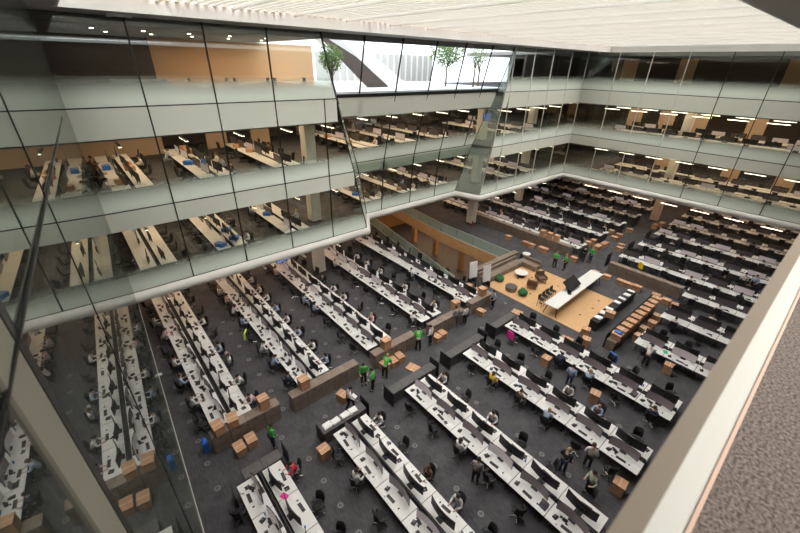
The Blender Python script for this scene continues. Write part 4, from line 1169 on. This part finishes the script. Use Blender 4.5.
# ------------------------------------------------------------------ standing people
STAND = [
 ('standing', 3.35, 13.25, 0, 'cloth_green', 'person in a bright green shirt walking alone by the taupe cabinets', 'cloth_navy', 'hair_dark'),
 ('standing', 9.3, 13.9, -2.0, 'cloth_green', 'person in a bright green shirt, farther of a standing pair', 'cloth_black', 'hair_dark'),
 ('standing', 9.45, 13.15, 2.2, 'cloth_green', 'person in a bright green shirt, nearer of a standing pair', 'cloth_black', 'hair_dark'),
 ('bending', 10.6, 13.5, .5, 'cloth_green', 'person in a bright green shirt bending to lift a box', 'cloth_black', 'hair_fair'),
 ('bending', 13.9, 14.1, .9, 'cloth_green', 'person in a bright green shirt beside the cabinets of the third back row', 'cloth_black', 'hair_dark'),
 ('walking', 7.6, 12.85, -.5, 'cloth_white', 'person in a white shirt walking with papers across the aisle', 'cloth_black', 'hair_dark'),
 ('standing', 14.9, 13.95, 1.9, 'cloth_white', 'person in a white shirt and navy trousers leaning at the cabinets', 'cloth_navy', 'hair_dark'),
 ('standing', 18.5, 14.0, 1.6, 'cloth_white', 'person in a white shirt and dark trousers by the fourth cabinets', 'cloth_black', 'hair_dark'),
 ('standing', 17.9, 14.4, 1.3, 'cloth_grey', 'person in a grey blue shirt beside the fourth cabinets', 'cloth_navy', 'hair_dark'),
 ('standing', 21.95, 14.1, 2.6, 'cloth_blue', 'person in a light blue shirt by the boxes of the fifth cabinets', 'cloth_black', 'hair_dark'),
 ('standing', 32.3, 14.75, 0.2, 'cloth_green', 'person in a bright green shirt beyond the platform, left of pair', 'cloth_black', 'hair_fair'),
 ('standing', 32.6, 13.85, 2.4, 'cloth_green', 'person in a bright green shirt beyond the platform, right of pair', 'cloth_black', 'hair_fair'),
 ('standing', 36.2, 13.1, 2.8, 'cloth_green', 'person in a bright green shirt facing someone in black', 'cloth_navy', 'hair_fair'),
 ('standing', 35.7, 13.6, -.3, 'cloth_black', 'person all in black facing a green shirt beyond the platform', 'cloth_black', 'hair_dark'),
 ('standing', 9.75, 5.7, .3, 'cloth_grey', 'person in a grey shirt standing at the third front row', 'cloth_black', 'hair_dark'),
 ('standing', 13.35, 3.4, -.2, 'cloth_black', 'person in a black top and blue trousers in the aisle by the ledge', 'cloth_navy', 'hair_fair'),
 ('standing', 14.5, 2.75, .4, 'cloth_white', 'person in a white shirt standing at the fourth front row', 'cloth_black', 'hair_brown'),
 ('standing', 13.3, 2.1, 2.6, 'cloth_pale_green', 'person in a pale green shirt gesturing in the aisle by the ledge', 'cloth_black', 'hair_dark'),
 ('bending', 24.35, 3.75, .1, 'cloth_white', 'person in a white shirt leaning over the first short row', 'cloth_black', 'hair_dark'),
 ('standing', 18.75, 6.0, .1, 'cloth_blue', 'person in a light blue shirt standing at the row before the platform', 'cloth_navy', 'hair_dark'),
 ('standing', 41.6, 2.2, .3, 'cloth_white', 'person in a white shirt standing in the right block, left of pair', 'cloth_black', 'hair_dark'),
 ('standing', 42.0, 1.5, 2.6, 'cloth_blue', 'person in a light blue shirt standing in the right block, right of pair', 'cloth_black', 'hair_dark'),
]
for ps, x, y, rz, sh_, lb, tr_, hr in STAND:
    person(ps, (x, y, 0), rz, sh_, lb, tr_, hr, skin='skin_dark' if 'alone' in lb else 'skin')
k = MB(); k.box((0, 0, 0), (.21, .3, .02), 'paper', rz=.3, rx=.3); tag(k.build('paper', loc=(7.85, 12.72, 1.0)), 'white papers held by the walking person', 'papers')

# ------------------------------------------------------------------ floor outlets
k = MB(); k.cyl((0, 0, 0), (0, 0, .008), .15, 'grey_laminate', 16); k.cyl((0, 0, .008), (0, 0, .010), .12, 'outlet_grey', 16); k.cyl((0, 0, .010), (0, 0, .012), .085, 'grey_laminate', 16)
M_out = k.mesh('floor_outlet')
OUT = [(4.42, 11.6 - 1.42 * i, 'between the first and second front rows', i) for i in range(4)] + [(8.9, 10.3 - 1.42 * i, 'between the second and third front rows', i) for i in range(6)] + \
      [(13.5, 10.1 - 1.4 * i, 'between the third and fourth front rows', i) for i in range(6)] + [(18.3, 10.0 - 1.45 * i, 'between the fourth and fifth front rows', i) for i in range(6)] + \
      [(.55, 12.9 + 0 * i + 1.55 * i, 'beside the glass wall', i) for i in range(9)] + [(4.75, 15.2 + 1.7 * i, 'between the first and second back rows', i) for i in range(7)] + \
      [(9.4, 15.2 + 1.7 * i, 'between the second and third back rows', i) for i in range(6)] + [(14.2, 15.2 + 1.7 * i, 'between the third and fourth back rows', i) for i in range(5)] + \
      [(3.9, 13.55, 'in the cross aisle', 0), (6.3, 13.3, 'in the cross aisle', 1), (10.1, 12.9, 'in the cross aisle', 2), (14.9, 12.8, 'in the cross aisle', 3), (19.3, 13.0, 'in the cross aisle', 4), (23.4, 13.9, 'in the cross aisle', 5), (22.9, 5.4, 'beyond the fifth front row', 0), (23.5, 4.3, 'beyond the fifth front row', 1), (26.5, 6.7 - 1.9, 'beyond the fifth front row', 2)]
for x, y, w_, i in OUT:
    if abs(x - 2.3) < .1: continue
    o = link('floor_outlet', M_out, None, (x, y, .001)); tag(o, 'round grey floor outlet %s, %s in line' % (w_, ORD[i]), 'outlet', 'round outlets in the carpet')

# ------------------------------------------------------------------ hanging strip lamps
k = MB(); k.box((0, 0, .05), (.14, 1.7, .06), 'white_paint'); M_house = k.mesh('strip_lamp')
k = MB(); k.box((0, 0, .01), (.11, 1.64, .02), 'lamp_glow'); M_tube = k.mesh('tube')
def strip(x, y, z, zt, label, group):
    o = link('strip_lamp', M_house, None, (x, y, z)); tag(o, label, 'lamp', group)
    link('tube', M_tube, o)
    r = MB(); r.cyl((0, -.7, .08), (0, -.7, zt - z), .006, 'dark_metal', 4); r.cyl((0, .7, .08), (0, .7, zt - z), .006, 'dark_metal', 4); r.build('hanger', o)
for nm, zz, zt in (('ground floor', 3.55, 4.35), ('first gallery', 8.25, 8.75), ('second gallery', 12.9, 13.35)):
    for j, y in enumerate((25.6, 28.8, 32.0)):
        for i in range(5):
            strip(1.9 + i * 3.2, y, zz, zt, 'strip lamp, %s left side, line %s, %s from glass wall' % (nm, ORD[j], ORD[i]), 'strip lamps under the left galleries')
        for i in range(5):
            if nm != 'ground floor': strip(19.4 + i * 3.2, y + 2.4, zz, zt, 'strip lamp, %s behind recess, line %s, %s from left' % (nm, ORD[j], ORD[i]), 'strip lamps behind the recess')
        for i in range(4):
            strip(36.4 + i * 3.4, y + .2, zz, zt, 'strip lamp, %s near corner, line %s, %s from recess' % (nm, ORD[j], ORD[i]), 'strip lamps near the corner')
    for j, x in enumerate((50.3, 53.6, 57.0)):
        for i in range(8):
            strip(x, 20.6 - i * 3.0, zz, zt, 'strip lamp, %s right side, line %s, %s from corner' % (nm, ORD[j], ORD[i]), 'strip lamps under the right galleries')

# downlights and furniture in the top lounge
k = MB(); k.cyl((0, 0, -.03), (0, 0, 0), .09, 'downlight', 12); M_down = k.mesh('downlight')
for i in range(5):
    for j, y in enumerate((27.5, 30.5)):
        tag(link('downlight', M_down, None, (2.5 + i * 2.3 + j * .9, y, 18.35)), 'small ceiling downlight in the top lounge, %s line, %s from left' % (('front', 'rear')[j], ORD[i]), 'lamp', 'downlights in the top lounge')
for i in range(3):
    t = thing('lounge_table', 'white round table in the top lounge, %s from left' % ORD[i], 'table', (8.2 + i * 2.9, 29.5, Z3 + .03), 0, 'tables in the top lounge')
    q = MB(); q.cyl((0, 0, .72), (0, 0, .75), .55, 'white_top', 20); q.build('tabletop', t); q = MB(); q.cyl((0, 0, 0), (0, 0, .72), .04, 'dark_metal', 8); q.build('base', t)
    for s_ in (1, -1):
        o = link('lounge_chair', M_chfar, None, (8.2 + i * 2.9 + s_ * .9, 29.5, Z3 + .03), PI if s_ > 0 else 0); tag(o, 'dark chair at the top lounge, %s table, %s side' % (ORD[i], 'right' if s_ > 0 else 'left'), 'chair', 'chairs in the top lounge')
tag(link('lounge_bench', fr(((0, 0, .3), (3.2, .8, .6), 'cloth_grey'), ((0, .35, .7), (3.2, .15, .4), 'cloth_grey')).mesh('lounge_bench'), None, (4.6, 31.4, Z3 + .03)), 'grey bench seat along the top lounge', 'bench')

# security cameras / small fittings, extinguisher, hanging screens
k = MB(); k.box((0, 0, -.06), (.9, .5, .12), 'mullion_light'); k.box((0, 0, -.13), (.5, .25, .03), 'black')
tag(k.build('ceiling_projector', loc=(3.2, 22.9, 18.7)), 'square grey fitting on the roof soffit over the left facade', 'fitting')
k = MB(); k.box((0, 0, -.06), (.6, .4, .12), 'mullion_light'); k.ball((0, 0, -.15), .1, 'black', 8, 6)
tag(k.build('security_camera', loc=(47.0, 22.3, 18.7)), 'small camera under the roof edge at the far corner', 'camera')
k = MB(); k.cyl((0, 0, .02), (0, 0, .5), .09, 'extinguisher_red', 10); k.cyl((0, 0, .5), (0, 0, .62), .03, 'black', 8)
tag(k.build('fire_extinguisher', loc=(34.4, 26.75, 0)), 'red fire extinguisher at the foot of the recess column', 'extinguisher')
def tv(x, y, z, rz, label, w_=1.3):
    t = thing('wall_screen', label, 'screen', (x, y, z), rz)
    k = MB(); k.box((0, 0, 0), (w_, .07, w_ * .58), 'black'); k.build('case', t)
    k = MB(); k.box((0, -.04, 0), (w_ - .07, .01, w_ * .58 - .07), 'screen_blue'); k.build('display', t)
tv(34.9, 26.9, 12.3, 0, 'blue screen on the recess column at the second gallery')
tv(11.6, 29.5, 1.7, .25, 'blue screen on a desk under the left gallery', 1.6)
k = MB(); k.box((0, 0, .70), (1.9, .8, .05), 'white_top'); k.box((-.8, 0, .34), (.08, .7, .68), 'dark_metal'); k.box((.8, 0, .34), (.08, .7, .68), 'dark_metal'); k.box((0, .0, .95), (.1, .1, .5), 'dark_metal')
tag(k.build('screen_desk', loc=(11.6, 29.5, 0), rz=.25), 'small desk carrying the blue screen under the left gallery', 'desk')

# coloured jackets and bags seen in the photograph
def lump(name, x, y, z, m, sx, sy, sz, label, cat):
    rz_ = 0
    if name == 'jacket':
        q = min([s for s in SEATS if s['z'] == 0 and not s['who'] and 'cpos' in s], key=lambda s: (s['cpos'][0] - x) ** 2 + (s['cpos'][1] - y) ** 2)['cpos']
        x, y, z = q[0] - math.cos(q[2]) * .33, q[1] - math.sin(q[2]) * .33, .78; rz_ = q[2]
    k = MB()
    if name == 'jacket':
        k.slab([(-.03, -.25, -.30), (-.03, .25, -.30), (.0, .23, .22), (.0, -.23, .22)], .05, m)
        k.cyl((0, -.24, .24), (0, .24, .24), .06, m, 8)
        for q in (1, -1): k.cyl((0, q * .24, .22), (-.03, q * .31, -.22), .055, m, 7, .04)
    else:
        k.box((0, 0, 0), (sx * 1.5, sy * 1.7, sz * 1.6), m); k.ball((0, 0, sz * .6), 1, m, 10, 8, (sx * .9, sy, sz * .5))
    o = k.build(name, loc=(x, y, z), rz=rz_); tag(o, label, cat)
    return
    tag(k.build(name, smooth=True, loc=(x, y, z)), label, cat)
lump('bag', .75, 15.2, .34, 'blue_plastic', .16, .22, .42, 'bright blue bag hanging at the end of the glass wall row', 'bag')
lump('jacket', 5.05, 18.85, .85, 'hivis', .10, .26, .26, 'yellow green high visibility jacket on a chair of the second back row', 'jacket')
lump('jacket', 19.1, 10.3, .75, 'magenta', .14, .26, .30, 'magenta jacket over a chair in the row before the platform', 'jacket')
lump('jacket', 37.75, 10.6, .85, 'yellow_cloth', .18, .40, .42, 'bright yellow jacket over a chair in the right block', 'jacket')
lump('jacket', 22.6, 6.3, .7, 'blue_plastic', .12, .28, .30, 'blue jacket over a chair beyond the fifth front row', 'jacket')
lump('bag', 24.7, 5.85, 1.30, 'blue_plastic', .2, .26, .12, 'blue bag on the near end of the box run', 'bag')
k = MB(); k.box((0, 0, .008), (.34, .26, .012), 'green_paper', rz=.2); tag(k.build('folder', loc=(25.9, 3.2, .742)), 'green folder on the first short row', 'folder')
k = MB(); k.box((0, 0, .008), (.24, .34, .012), 'magenta', rz=.4); tag(k.build('folder', loc=(2.6, 10.2, .742)), 'pink folder on the front row by the glass wall', 'folder')

# pale storage units standing just inside the right galleries
k = MB(); k.box((0, 0, .5), (.55, 2.3, 1.0), 'grey_store'); k.box((0, 0, 1.01), (.58, 2.33, .03), 'grey_store')
for i in range(3): k.box((-.282, -.76 + i * .76, .5), (.012, .70, .9), 'grey_store')
M_store = k.mesh('storage_unit')
for nm, z in (('first gallery', Z1 + .02), ('second gallery', Z2 + .02)):
    for i, y in enumerate((15.3, 11.6, 8.4, 5.3, 2.2)):
        tag(link('storage_unit', M_store, None, (49.4, y, z)), 'pale grey storage unit inside the right facade, %s, %s from the corner' % (nm, ORD[i]), 'cabinet', 'storage units inside the right facade')

k = MB(); k.box((0, 0, 0), (.16, .12, .05), 'mullion_light')
o = k.build('trim_glass_clip', loc=(mx(14.6) + .05, 14.6, zb(14.6))); o['kind'] = 'structure'
